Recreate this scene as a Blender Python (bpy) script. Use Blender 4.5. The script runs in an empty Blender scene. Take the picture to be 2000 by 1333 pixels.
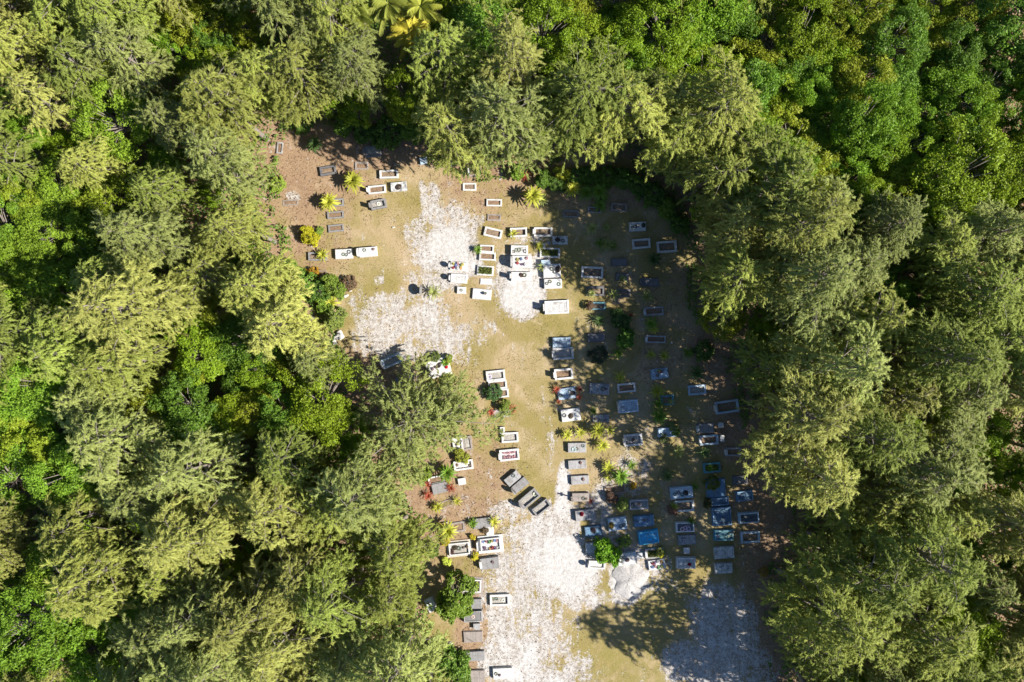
import bpy, math, random
import numpy as np
from mathutils import Vector, Matrix
# ---------------------------------------------------------------- camera, world, sun, exposure
scene = bpy.context.scene
COL = scene.collection
CAM_H = 84.0
MPP = 126.0 / 2000.0                       # ground metres per photo pixel
cam_data = bpy.data.cameras.new("camera"); cam = bpy.data.objects.new("camera", cam_data); COL.objects.link(cam)
cam_data.lens = 24; cam_data.sensor_width = 36; cam_data.clip_start = 1; cam_data.clip_end = 3000
cam.location = (0, 0, CAM_H); cam.rotation_euler = (0, 0, 0)
scene.camera = cam
SUN_EL, SUN_AZ = math.radians(39.5), math.radians(15)      # towards +X, a little towards -Y
world = bpy.data.worlds.new("World"); scene.world = world; world.use_nodes = True
wn = world.node_tree.nodes; wl = world.node_tree.links
bg = wn["Background"]; sky = wn.new("ShaderNodeTexSky"); sky.sky_type = 'NISHITA'; sky.sun_disc = False
sky.sun_elevation = SUN_EL; sky.sun_rotation = math.radians(90) + SUN_AZ
sky.air_density = 1.0; sky.dust_density = 0.4; sky.ozone_density = 5.0
wl.new(sky.outputs[0], bg.inputs[0]); bg.inputs[1].default_value = 0.065
S = Vector((math.cos(SUN_EL) * math.cos(SUN_AZ), -math.cos(SUN_EL) * math.sin(SUN_AZ), math.sin(SUN_EL)))
ld = bpy.data.lights.new("sun", 'SUN'); ld.energy = 5.0; ld.angle = math.radians(0.5); ld.color = (1.0, 0.94, 0.84)
sun = bpy.data.objects.new("sun", ld); COL.objects.link(sun); sun.rotation_euler = (-S).to_track_quat('-Z', 'Y').to_euler()
sun.location = S * 200
scene.view_settings.view_transform = 'Standard'; scene.view_settings.look = 'None'
scene.view_settings.exposure = 1.0; scene.view_settings.gamma = 1
scene.render.engine = 'CYCLES'
scene.cycles.max_bounces = 5; scene.cycles.diffuse_bounces = 3; scene.cycles.glossy_bounces = 1; scene.cycles.transmission_bounces = 3
scene.cycles.caustics_reflective = False; scene.cycles.caustics_refractive = False
# ---------------------------------------------------------------- helpers
def W(px, py, h=0.0):
    k = MPP * (CAM_H - h) / CAM_H
    return ((px - 1000) * k, -(py - 666.5) * k)
def to_px(x, y, h=0.0):
    k = MPP * (CAM_H - h) / CAM_H
    return (1000 + x / k, 666.5 - y / k)
def in_poly(px, py, poly):
    px = np.asarray(px, float); py = np.asarray(py, float); c = np.zeros(px.shape, bool)
    n = len(poly); j = n - 1
    for i in range(n):
        xi, yi = poly[i]; xj, yj = poly[j]
        m = ((yi > py) != (yj > py)) & (px < (xj - xi) * (py - yi) / ((yj - yi) + 1e-9) + xi)
        c ^= m; j = i
    return c
def np_mesh(name, V, F, smooth=False):
    V = np.asarray(V, np.float32); F = np.asarray(F, np.int32); k = F.shape[1]
    me = bpy.data.meshes.new(name)
    me.vertices.add(len(V)); me.vertices.foreach_set("co", V.ravel())
    me.loops.add(F.size); me.loops.foreach_set("vertex_index", F.ravel())
    me.polygons.add(len(F)); me.polygons.foreach_set("loop_start", np.arange(0, F.size, k, dtype=np.int32))
    me.polygons.foreach_set("loop_total", np.full(len(F), k, np.int32))
    if smooth: me.polygons.foreach_set("use_smooth", np.ones(len(F), bool))
    me.update(calc_edges=True)
    return me
class MB:
    def __init__(s): s.v = []; s.f = []
    def box(s, x0, x1, y0, y1, z0, z1, c=0.015, jit=0, rnd=None):
        """box with chamfered top edges"""
        b = len(s.v)
        P = [(x0, y0, z0), (x1, y0, z0), (x1, y1, z0), (x0, y1, z0), (x0, y0, z1 - c), (x1, y0, z1 - c), (x1, y1, z1 - c), (x0, y1, z1 - c),
             (x0 + c, y0 + c, z1), (x1 - c, y0 + c, z1), (x1 - c, y1 - c, z1), (x0 + c, y1 - c, z1)]
        if jit: P = [(x + rnd.uniform(-jit, jit), y + rnd.uniform(-jit, jit), z + rnd.uniform(-jit, jit) * .5) for x, y, z in P]
        s.v += P
        for a in (0, 4):
            for i in range(4):
                j = (i + 1) % 4; s.f.append((b + a + i, b + a + j, b + a + 4 + j, b + a + 4 + i))
        s.f.append((b + 8, b + 9, b + 10, b + 11)); s.f.append((b + 3, b + 2, b + 1, b))
    def extrude_x(s, prof, x0, x1):
        """profile in (y, z), extruded along x"""
        b = len(s.v); n = len(prof)
        s.v += [(x0, y, z) for y, z in prof] + [(x1, y, z) for y, z in prof]
        for i in range(n):
            j = (i + 1) % n; s.f.append((b + i, b + j, b + n + j, b + n + i))
        s.f.append(tuple(b + i for i in range(n))[::-1]); s.f.append(tuple(b + n + i for i in range(n)))
    def tube(s, pts, rad, n=6):
        b = len(s.v); m = len(pts)
        for i, p in enumerate(pts):
            p = Vector(p); d = (Vector(pts[min(i + 1, m - 1)]) - Vector(pts[max(i - 1, 0)])).normalized()
            u = d.cross(Vector((0.31, 0.2, 0.93))).normalized() if abs(d.z) < .95 else d.cross(Vector((1, 0, 0))).normalized()
            w = d.cross(u)
            for k in range(n):
                a = 2 * math.pi * k / n; q = p + (u * math.cos(a) + w * math.sin(a)) * rad[i]; s.v.append(tuple(q))
        for i in range(m - 1):
            for k in range(n):
                l = (k + 1) % n; s.f.append((b + i * n + k, b + i * n + l, b + (i + 1) * n + l, b + (i + 1) * n + k))
        s.f.append(tuple(b + (m - 1) * n + k for k in range(n)))
    def mesh(s, name, smooth=False):
        me = bpy.data.meshes.new(name); me.from_pydata([tuple(map(float, p)) for p in s.v], [], s.f); me.update()
        if smooth: me.polygons.foreach_set("use_smooth", np.ones(len(me.polygons), bool))
        return me
def link(name, me, mat=None, parent=None, loc=(0, 0, 0), rz=0, color=None):
    o = bpy.data.objects.new(name, me); COL.objects.link(o); o.location = loc; o.rotation_euler = (0, 0, rz)
    if parent is not None: o.parent = parent
    if mat is not None and me is not None and not me.materials: me.materials.append(mat)
    if color is not None: o.color = (*color, 1)
    return o
def tag(o, label, cat, group=None, kind=None):
    if label: o["label"] = label
    if cat: o["category"] = cat
    if group: o["group"] = group
    if kind: o["kind"] = kind
    return o
def copy_tree(o, parent=None, color=None):
    c = o.copy(); COL.objects.link(c)
    if parent is not None: c.parent = parent
    if color is not None: c.color = (*color, 1)
    for ch in KIDS.get(o.name, []): copy_tree(ch, c, color)
    return c
KIDS = {}
def kid(p, o): KIDS.setdefault(p.name, []).append(o); return o
# ---------------------------------------------------------------- materials
def nodes(name):
    m = bpy.data.materials.new(name); m.use_nodes = True; nt = m.node_tree; nt.nodes.clear()
    return m, nt, nt.nodes.new("ShaderNodeOutputMaterial")
def N(nt, typ, **kw):
    n = nt.nodes.new(typ)
    for k, v in kw.items():
        if k in n.inputs: n.inputs[k].default_value = v
        else: setattr(n, k, v)
    return n
def noise(nt, vec, scale, detail=4, rough=.6):
    n = N(nt, "ShaderNodeTexNoise"); n.inputs["Scale"].default_value = scale; n.inputs["Detail"].default_value = detail
    n.inputs["Roughness"].default_value = rough; nt.links.new(vec, n.inputs["Vector"]); return n.outputs["Fac"]
def math_(nt, op, a, b=None, c=None, clamp=False):
    n = N(nt, "ShaderNodeMath", operation=op); n.use_clamp = clamp
    for i, v in enumerate((a, b, c)):
        if v is None: continue
        if isinstance(v, (int, float)): n.inputs[i].default_value = v
        else: nt.links.new(v, n.inputs[i])
    return n.outputs[0]
def mix(nt, f, a, b, mode='MIX'):
    n = N(nt, "ShaderNodeMix", data_type='RGBA', blend_type=mode)
    for s, v in ((0, f), (6, a), (7, b)):
        if isinstance(v, (int, float)): n.inputs[s].default_value = v
        elif isinstance(v, tuple): n.inputs[s].default_value = (*v, 1)
        else: nt.links.new(v, n.inputs[s])
    return n.outputs[2]
def step(nt, v, lo, hi):
    n = N(nt, "ShaderNodeMapRange"); n.interpolation_type = 'SMOOTHSTEP'
    n.inputs[1].default_value = lo; n.inputs[2].default_value = hi; nt.links.new(v, n.inputs[0]); return n.outputs[0]
def leaf_mat(name, transl=0.35, rough=.6, hue=.5, per_leaf=.35):
    """colour comes from the object's own colour, varied per tree and per clump"""
    m, nt, out = nodes(name); L = nt.links
    oi = N(nt, "ShaderNodeObjectInfo"); tc = N(nt, "ShaderNodeTexCoord")
    n1 = noise(nt, tc.outputs["Object"], .55, 3); n2 = noise(nt, tc.outputs["Object"], 3.2, 2)
    gi = N(nt, "ShaderNodeNewGeometry")
    v = math_(nt, 'MULTIPLY_ADD', n1, .9, .55); v = math_(nt, 'MULTIPLY', v, math_(nt, 'MULTIPLY_ADD', gi.outputs["Random Per Island"], per_leaf, 1 - per_leaf / 2))
    v = math_(nt, 'MULTIPLY', v, math_(nt, 'MULTIPLY_ADD', oi.outputs["Random"], .35, .83))
    hs = N(nt, "ShaderNodeHueSaturation"); hs.inputs["Saturation"].default_value = 1
    L.new(oi.outputs["Color"], hs.inputs["Color"]); L.new(v, hs.inputs["Value"])
    L.new(math_(nt, 'MULTIPLY_ADD', n2, .03, .487), hs.inputs["Hue"])
    pb = N(nt, "ShaderNodeBsdfPrincipled"); pb.inputs["Roughness"].default_value = rough; pb.inputs["Specular IOR Level"].default_value = .25
    tr = N(nt, "ShaderNodeBsdfTranslucent"); ms = N(nt, "ShaderNodeMixShader"); ms.inputs[0].default_value = transl
    L.new(hs.outputs[0], pb.inputs["Base Color"]); L.new(hs.outputs[0], tr.inputs["Color"])
    L.new(pb.outputs[0], ms.inputs[1]); L.new(tr.outputs[0], ms.inputs[2]); L.new(ms.outputs[0], out.inputs[0])
    return m
def solid(name, col, rough=.85, var=.3, scale=3.0, bump=0.0):
    m, nt, out = nodes(name); L = nt.links; tc = N(nt, "ShaderNodeTexCoord")
    n1 = noise(nt, tc.outputs["Object"], scale, 5)
    c = mix(nt, n1, tuple(x * (1 - var) for x in col), tuple(min(1, x * (1 + var)) for x in col))
    pb = N(nt, "ShaderNodeBsdfPrincipled"); pb.inputs["Roughness"].default_value = rough; L.new(c, pb.inputs["Base Color"])
    L.new(pb.outputs[0], out.inputs[0]); return m
def concrete(name, mottle, dirt):
    m, nt, out = nodes(name); L = nt.links; oi = N(nt, "ShaderNodeObjectInfo"); tc = N(nt, "ShaderNodeTexCoord")
    ad = N(nt, "ShaderNodeVectorMath", operation='ADD'); L.new(tc.outputs["Object"], ad.inputs[0])
    cb = N(nt, "ShaderNodeCombineXYZ"); L.new(math_(nt, 'MULTIPLY', oi.outputs["Random"], 60), cb.inputs[0]); L.new(cb.outputs[0], ad.inputs[1])
    P = ad.outputs[0]
    n1 = noise(nt, P, 1.3, 5, .65); n2 = noise(nt, P, 5, 4, .7); n3 = noise(nt, P, 22, 2)
    c = mix(nt, math_(nt, 'MULTIPLY', step(nt, n1, .45, .75), mottle), oi.outputs["Color"], dirt)
    c = mix(nt, math_(nt, 'MULTIPLY', step(nt, n2, .5, .72), mottle * .9), c, tuple(x * .55 for x in dirt))
    if mottle > .8:
        sx = N(nt, "ShaderNodeSeparateXYZ"); L.new(tc.outputs["Object"], sx.inputs[0])
        fr = math_(nt, 'FRACT', math_(nt, 'MULTIPLY', math_(nt, 'ADD', sx.outputs[0], .31), 1.55)); c = mix(nt, math_(nt, 'MULTIPLY', math_(nt, 'LESS_THAN', fr, .055), .55), c, tuple(x * .4 for x in dirt))
    vo = N(nt, "ShaderNodeTexVoronoi", feature='DISTANCE_TO_EDGE'); vo.inputs["Scale"].default_value = 1.1; L.new(P, vo.inputs["Vector"])
    c = mix(nt, math_(nt, 'MULTIPLY', math_(nt, 'LESS_THAN', vo.outputs["Distance"], .012), .5), c, tuple(x * .35 for x in dirt))
    c = mix(nt, .35, c, mix(nt, n3, (.55, .54, .52), (1.0, 1.0, 1.0)), 'MULTIPLY')
    pb = N(nt, "ShaderNodeBsdfPrincipled"); pb.inputs["Roughness"].default_value = .75; L.new(c, pb.inputs["Base Color"])
    bp = N(nt, "ShaderNodeBump"); bp.inputs["Strength"].default_value = .3; bp.inputs["Distance"].default_value = .02; L.new(n2, bp.inputs["Height"])
    L.new(bp.outputs[0], pb.inputs["Normal"]); L.new(pb.outputs[0], out.inputs[0]); return m
M = {}
M['cas'] = leaf_mat("casuarina_needles", .42, .7)
M['leaf'] = leaf_mat("broad_leaves", .33, .5)
M['strap'] = leaf_mat("strap_leaves", .3, .45)
M['petal'] = leaf_mat("petals", .2, .6)
M['bark'] = solid("grey_bark", (.22, .19, .165), .9, .35, 4)
M['pbark'] = solid("palm_bark", (.22, .19, .15), .9, .3, 6)
M['clean'] = concrete("painted_concrete", .55, (.42, .40, .37))
M['worn'] = concrete("worn_concrete", .85, (.22, .20, .18))
M['mott'] = concrete("mottled_concrete", 1.0, (.06, .07, .09))
def bed_mat(name, c1, c2, c3, scale=7):
    m, nt, out = nodes(name); L = nt.links; tc = N(nt, "ShaderNodeNewGeometry")
    n1 = noise(nt, tc.outputs["Position"], scale, 4, .75); n2 = noise(nt, tc.outputs["Position"], scale * .3, 3)
    c = mix(nt, step(nt, n1, .35, .65), c1, c2); c = mix(nt, step(nt, n2, .5, .68), c, c3)
    pb = N(nt, "ShaderNodeBsdfPrincipled"); pb.inputs["Roughness"].default_value = .95; L.new(c, pb.inputs["Base Color"]); L.new(pb.outputs[0], out.inputs[0]); return m
M['b_s'] = bed_mat("bare_soil", (.13, .09, .06), (.30, .22, .15), (.20, .15, .09))
M['b_l'] = bed_mat("needle_litter", (.13, .08, .05), (.28, .19, .12), (.20, .13, .08))
M['b_v'] = bed_mat("grey_gravel", (.16, .15, .14), (.50, .47, .42), (.30, .27, .24), 11)
M['b_W'] = bed_mat("white_gravel", (.30, .29, .30), (.80, .77, .72), (.62, .60, .56), 9)
M['b_g'] = bed_mat("bed_grass", (.12, .10, .03), (.24, .19, .08), (.30, .21, .12))
# ---------------------------------------------------------------- ground
CLEAR = [(555,228),(600,232),(640,222),(720,245),(850,245),(870,330),(940,335),(1020,325),(1100,292),(1200,300),(1290,330),(1335,400),(1360,480),(1362,600),(1395,660),(1430,700),(1455,780),(1480,870),(1540,960),(1560,1040),(1515,1100),(1510,1250),(1530,1333),(1545,1500),(865,1500),(858,1333),(830,1250),(818,1150),(805,1080),(785,1000),(765,940),(730,860),(685,790),(650,740),(635,660),(610,600),(560,560),(545,460),(528,400),(525,300)]
SAND = [ # px, py, rx, ry, strength, angle
 (872,478,50,34,1.0,0),(845,505,34,26,.85,0),(900,515,38,26,.9,0),(885,430,50,34,.55,10),(838,405,13,45,.62,-20),(850,378,9,22,.6,-20),(820,455,30,30,.45,0),(846,548,50,22,.6,0),
 (1020,575,40,44,1.1,0),(1015,525,42,30,.9,0),(985,560,26,34,.55,0),(1030,472,40,14,.45,0),(1050,520,26,30,.5,0),
 (760,620,60,48,.55,0),(735,655,45,45,.6,0),(800,590,55,30,.5,0),(840,635,50,40,.6,0),(880,665,50,38,.5,0),(780,660,60,40,.45,0),(925,665,30,20,.35,0),(800,690,60,18,.52,0),(740,548,12,10,.5,0),(700,600,20,30,.3,0),(905,625,40,20,.3,0),(900,700,34,16,.36,0),(960,640,24,14,.32,0),(655,470,10,14,.3,0),(640,425,12,10,.3,0),(570,385,14,10,.5,0),
 (1098,960,13,55,.95,6),(1108,1030,24,45,.8,0),(1085,1100,62,62,1.0,0),(1118,1120,50,50,1.05,0),(1010,1110,52,42,.6,0),(980,1150,36,34,.5,0),(1005,1200,70,58,.58,0),(1005,1290,66,55,.85,0),(1080,1250,50,60,.5,0),(1110,1310,55,40,.45,0),(1050,1335,70,30,.8,0),(1000,1000,42,22,.5,0),(1030,1040,50,24,.6,0),(1140,1165,40,24,.6,0),(1060,990,22,18,.45,0),(1075,1030,40,30,.7,0),
 (1228,1130,33,34,1.2,0),(1222,1165,25,16,.6,0),(1270,1110,34,16,.55,0),(1190,1100,40,22,.55,0),
 (1415,1240,60,85,.7,0),(1380,1300,75,50,.68,0),(1400,1180,44,40,.6,0),(1450,1310,60,45,.6,0),(1360,1180,20,30,.4,0),
 (1195,960,44,22,.42,0),(1170,1000,26,40,.5,0),(1230,915,36,36,.36,0),(1180,1050,40,22,.5,0),(1290,1140,30,18,.35,0),(1075,870,9,45,.3,0),(1062,800,8,40,.2,0),(1245,1100,60,30,.45,0),(920,1000,60,30,.18,0),(1225,955,40,22,.3,0)]
LITTER = [(600,330,130,110,.8,0),(720,290,150,45,.85,0),(610,480,70,80,.6,0),(870,990,110,120,.75,0),(930,920,90,80,.6,0),(850,1120,60,80,.5,0),(920,1230,36,110,.8,0),(960,360,110,60,.6,0),(1180,370,160,40,.6,0),(1340,560,110,110,.45,0),(1400,700,60,80,.8,0),(1450,830,70,80,.8,0),(1510,1000,80,200,.8,0),(1560,1200,80,200,1,0),(700,760,70,80,.9,0),(960,420,45,40,.45,0),(800,860,90,70,.7,0),(1200,560,60,50,.35,0),(1300,700,60,60,.5,0),(1220,930,70,60,.4,0),(700,400,60,40,.3,0),(1290,960,90,60,.35,0),(900,760,60,60,.35,0)]
GREEN = [(1300,500,90,90,.55,0),(1350,850,80,120,.5,0),(1420,1000,60,120,.5,0),(1240,1300,110,60,.8,0),(1180,1230,70,60,.6,0),(1110,620,60,70,.7,0),(1140,700,60,60,.6,0),(1060,700,50,160,.35,0),(905,1108,34,24,.8,0),(1280,900,70,70,.45,0),(1100,480,80,60,.45,0),(720,530,50,60,.55,0),(700,590,30,60,.6,0),(1010,870,50,60,.45,0),(1260,1180,90,50,.7,0),(830,380,40,30,.4,0),(940,680,30,60,.4,0),(1050,940,40,60,.45,0),(960,590,40,20,.3,0),(1130,860,40,50,.4,0),(700,650,18,30,.5,0)]
def blobs(px, py, lst):
    r = np.zeros(px.shape)
    for x, y, rx, ry, s, a in lst:
        a = math.radians(a); dx = px - x; dy = py - y
        u = (dx * math.cos(a) + dy * math.sin(a)) / rx; v = (-dx * math.sin(a) + dy * math.cos(a)) / ry
        d = u * u + v * v; r = np.maximum(r, s * np.clip(1.35 - d * .75, 0, 1) ** .8)
    return r
def vnoise(x, y, seed=0):
    """cheap smooth value noise"""
    def h(i, j):
        v = np.sin(i * 127.1 + j * 311.7 + seed * 17.3) * 43758.5453; return v - np.floor(v)
    xi = np.floor(x); yi = np.floor(y); fx = x - xi; fy = y - yi; fx = fx * fx * (3 - 2 * fx); fy = fy * fy * (3 - 2 * fy)
    return (h(xi, yi) * (1 - fx) + h(xi + 1, yi) * fx) * (1 - fy) + (h(xi, yi + 1) * (1 - fx) + h(xi + 1, yi + 1) * fx) * fy
def height(x, y): return .16 * (vnoise(x / 9, y / 9, 3) - .5) + .05 * (vnoise(x / 2.1, y / 2.1, 5) - .5)
def build_ground():
    inx = np.arange(-72, 72.01, .36); iny = np.arange(-52, 52.01, .36)
    outer = np.array([80, 100, 140, 220, 400, 800, 1500.])
    xs = np.concatenate([-outer[::-1], inx, outer]); ys = np.concatenate([-outer[::-1], iny, outer])
    X, Y = np.meshgrid(xs, ys); nx, ny = len(xs), len(ys)
    px, py = to_px(X, Y)
    sand = blobs(px, py, SAND); sand += (vnoise(X / 1.7, Y / 1.7, 1) - .5) * .22 * (sand > .02)
    lit = blobs(px, py, LITTER); forest = ~in_poly(px, py, CLEAR); lit = np.maximum(lit, forest * .9); sand = np.where(forest & (px < 1000), sand * .3, sand)
    gr = blobs(px, py, GREEN)
    Z = height(X, Y) * (np.abs(X) < 70); V = np.stack([X, Y, Z], -1).reshape(-1, 3)
    i = np.arange(ny - 1)[:, None] * nx + np.arange(nx - 1)[None]; F = np.stack([i, i + 1, i + nx + 1, i + nx], -1).reshape(-1, 4)
    fs = sand.ravel()[F].mean(1); fpx = px.ravel()[F].mean(1); fpy = py.ravel()[F].mean(1)
    sel = {"sand_clearing": (fs > .45) & (fpy < 760), "sand_path": (fs > .45) & (fpy >= 900) & (fpx < 1178), "sand_ground": (fs > .45) & (fpy >= 760) & (fpx >= 1178)}
    rest = ~(sel["sand_clearing"] | sel["sand_path"] | sel["sand_ground"]); sel["ground"] = rest
    Cc = np.stack([np.clip(sand, 0, 1.3), lit, gr, np.ones_like(lit)], -1).reshape(-1, 4).astype(np.float32)
    m = ground_mat()
    for nm, s in sel.items():
        f = F[s]; u, inv = np.unique(f, return_inverse=True)
        me = np_mesh(nm, V[u], inv.reshape(-1, 4), True)
        at = me.attributes.new("zone", 'FLOAT_COLOR', 'POINT'); at.data.foreach_set("color", Cc[u].ravel())
        o = link(nm, me, m); o["kind"] = "structure"
        o["label"] = {"ground": "dry grass and brown needle litter over the whole site", "sand_clearing": "white sand patches in the upper clearing", "sand_path": "white sandy vehicle track at the bottom of the clearing", "sand_ground": "pale sand under the shaded lower graves"}[nm]
def ground_mat():
    m, nt, out = nodes("ground_cover"); L = nt.links
    g = N(nt, "ShaderNodeNewGeometry"); P = g.outputs["Position"]
    a = N(nt, "ShaderNodeAttribute"); a.attribute_name = "zone"; sp = N(nt, "ShaderNodeSeparateColor"); L.new(a.outputs["Color"], sp.inputs[0])
    nb = noise(nt, P, .16, 4, .6); nm = noise(nt, P, .9, 5, .65); nf = noise(nt, P, 4.2, 4, .75); nx = noise(nt, P, 2.2, 5, .8)
    vf = N(nt, "ShaderNodeMapping"); vf.inputs["Scale"].default_value = (1, .35, 1); L.new(P, vf.inputs[0]); ns = noise(nt, vf.outputs[0], 1.6, 4, .7)
    nl = noise(nt, P, .33, 5, .7); ng = noise(nt, P, 11, 3, .7)
    grass = mix(nt, step(nt, nb, .40, .60), (.28, .225, .09), (.39, .30, .18))
    grass = mix(nt, math_(nt, 'MULTIPLY', step(nt, nl, .5, .68), .7), grass, (.48, .38, .27))
    grass = mix(nt, math_(nt, 'MULTIPLY', step(nt, ns, .45, .72), .5), grass, (.30, .235, .13))
    grass = mix(nt, math_(nt, 'MULTIPLY', sp.outputs[2], step(nt, nm, .25, .6)), grass, (.235, .205, .065))
    lt = mix(nt, step(nt, nf, .34, .68), (.255, .17, .105), (.36, .25, .165))
    lt = mix(nt, step(nt, nm, .5, .75), lt, (.40, .30, .21)); lt = mix(nt, step(nt, nl, .56, .70), lt, (.24, .155, .10))
    lf = step(nt, math_(nt, 'ADD', sp.outputs[1], math_(nt, 'MULTIPLY_ADD', nl, 1.6, -.8)), .3, .85)
    c = mix(nt, lf, grass, lt)
    c = mix(nt, .42, c, mix(nt, step(nt, ng, .32, .68), (.55, .53, .48), (1.15, 1.13, 1.1)), 'MULTIPLY')
    # thin sand: grey-pink rubble; thick sand: white
    amp = math_(nt, 'MULTIPLY_ADD', nm, 1.1, -.55); amp2 = math_(nt, 'MULTIPLY_ADD', nf, 1.5, -.75); vs = N(nt, "ShaderNodeMapping"); vs.inputs["Scale"].default_value = (1, .16, 1); vs.inputs["Rotation"].default_value = (0, 0, .12); L.new(P, vs.inputs[0]); nst = noise(nt, vs.outputs[0], 1.1, 4, .65)
    amp3 = math_(nt, 'ADD', math_(nt, 'MULTIPLY_ADD', nl, .9, -.45), math_(nt, 'MULTIPLY_ADD', nst, 1.3, -.65))
    f = math_(nt, 'ADD', math_(nt, 'ADD', sp.outputs[0], amp), math_(nt, 'ADD', amp2, amp3))
    rub = mix(nt, step(nt, nx, .42, .58), (.24, .205, .175), (.45, .42, .395)); rub = mix(nt, step(nt, ng, .52, .62), rub, (.58, .565, .555))
    c = mix(nt, step(nt, f, .26, .52), c, rub)
    sand = mix(nt, step(nt, nx, .40, .62), (.42, .405, .39), (.54, .53, .52))
    sand = mix(nt, math_(nt, 'MULTIPLY', step(nt, ng, .60, .68), .6), sand, (.26, .22, .18))
    c = mix(nt, step(nt, f, .66, .98), c, sand)
    pb = N(nt, "ShaderNodeBsdfPrincipled"); pb.inputs["Roughness"].default_value = .95; pb.inputs["Specular IOR Level"].default_value = .1; L.new(c, pb.inputs["Base Color"])
    bp = N(nt, "ShaderNodeBump"); bp.inputs["Strength"].default_value = .55; bp.inputs["Distance"].default_value = .12; L.new(nf, bp.inputs["Height"]); L.new(bp.outputs[0], pb.inputs["Normal"])
    L.new(pb.outputs[0], out.inputs[0]); return m
build_ground()
# ---------------------------------------------------------------- trees
def unit(a): return a / (np.linalg.norm(a, axis=-1, keepdims=True) + 1e-9)
def blades(o, d, ln, K, rng, blen=.33, bw=.095, sag=.5, spread=.72):
    """feathery plumes: each plume axis (o, d, ln) carries K thin needle triangles"""
    n = len(o); t = rng.uniform(.02, 1, (n, K)); o = o[:, None]; d = d[:, None]; ln = ln[:, None, None]
    p = o + d * ln * t[..., None]; p[..., 2] -= (sag * ln[..., 0] * t ** 2)
    tan = np.broadcast_to(d, p.shape).copy(); tan[..., 2] -= 2 * sag * t; tan = unit(tan)
    r = rng.normal(size=p.shape); bd = tan * .85 + unit(r) * spread; bd[..., 2] -= .12; bd = unit(bd)
    side = unit(unit(np.cross(bd, [0, 0, 1.])) + rng.normal(size=p.shape) * .22); L = (blen * rng.uniform(.6, 1.25, t.shape))[..., None]; w = bw / 2
    tip = p + bd * L; tip[..., 2] -= .08 * L[..., 0]
    V = np.stack([p - side * w, p + side * w, tip], -2).reshape(-1, 3); F = np.arange(len(V)).reshape(-1, 3)
    return V, F
def make_casuarina(seed, H, R, nl=50, dens=1.0, zb=.32, lean=(0, 0), K=30, openness=.6):
    rng = np.random.default_rng(seed); tr = MB()
    ax = lambda z: np.array([lean[0] * (z / H) ** 2 + .25 * math.sin(z * .5 + seed), lean[1] * (z / H) ** 2 + .25 * math.cos(z * .4 + seed * 2), z])
    zs = np.linspace(0, H * .97, 10); tr.tube([ax(z) for z in zs], [max(.02, .019 * H * (1 - z / H * .93)) for z in zs], 7)
    O, D, Ln = [], [], []
    phi = rng.uniform(0, 6.28); q1, q2 = rng.uniform(0, 6.28, 2)
    for i in range(nl):
        u = (i + rng.uniform(-.4, .4)) / nl; u = min(max(u, 0), 1) ; z0 = H * (zb + (0.97 - zb) * u ** .9); phi += 2.4 + rng.normal() * .5
        prof = (.55 + .75 * u) if u < .35 else (1 - (u - .35) / .65) ** .75 * .83 + .1
        L = R * prof * rng.uniform(.62, 1.22) * (1 + .22 * math.sin(2 * phi + q1 + z0 * .25) + .16 * math.sin(3 * phi + q2 - z0 * .4)); el = math.radians(rng.uniform(12, 34) + 22 * u)
        dh = np.array([math.cos(phi), math.sin(phi), 0.]); d0 = dh * math.cos(el) + np.array([0, 0, math.sin(el)])
        st = ax(z0); drp = rng.uniform(.25, .55)
        pos = lambda s: st + d0 * L * s - np.array([0, 0, drp * L * s * s])
        m = 5; tr.tube([pos(s) for s in np.linspace(0, .97, m)], [max(.012, .028 * L ** .7 * (1 - s * .85)) for s in np.linspace(0, 1, m)], 4)
        nt_ = max(3, int(L / .42 * dens)); lat = np.array([-dh[1], dh[0], 0])
        for k in range(nt_):
            s = .22 + .78 * (k + rng.uniform(0, .6)) / nt_; b = pos(min(s, 1)); sg = 1 if k % 2 else -1
            tdir = unit(dh * rng.uniform(.5, 1.0) + lat * sg * rng.uniform(.4, 1.1) + np.array([0, 0, rng.uniform(-.15, .35)]))
            tl = L * rng.uniform(.22, .42) * (1.15 - .6 * s) + .25
            if rng.uniform() < openness * .5: continue
            if tl > .7: tr.tube([b, b + tdir * tl * .8], [.016, .006], 3)
            npl = max(2, int(tl / .24))
            for q in range(npl):
                f = (q + .5) / npl; o_ = b + tdir * tl * f; dd = unit(tdir * .7 + rng.normal(size=3) * .6 + np.array([0, 0, .12]))
                O.append(o_); D.append(dd); Ln.append(rng.uniform(.35, .95))
        O.append(pos(.95)); D.append(unit(dh + np.array([0, 0, -.2]))); Ln.append(1.1)
    for q in range(14):
        O.append(ax(H * rng.uniform(.86, .98))); D.append(unit(rng.normal(size=3) * [.6, .6, .2] + [0, 0, .8])); Ln.append(rng.uniform(.5, 1))
    V, F = blades(np.array(O), np.array(D), np.array(Ln), K, rng)
    return np_mesh("casuarina_crown", V, F), tr.mesh("casuarina_trunk", True)
def leaves(P, Nn, rng, s0, s1, flat=.5):
    n = len(P); nn = unit(Nn * flat + rng.normal(size=P.shape) * .55); a = unit(np.cross(nn, rng.normal(size=P.shape))); b = np.cross(nn, a)
    l = rng.uniform(s0, s1, (n, 1)); w = l * .5
    V = np.stack([P - a * l * .5, P + b * w * .5, P + a * l * .5 - nn * l * .1, P - b * w * .5], 1).reshape(-1, 3)
    return V, np.arange(4 * n).reshape(-1, 4)
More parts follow.
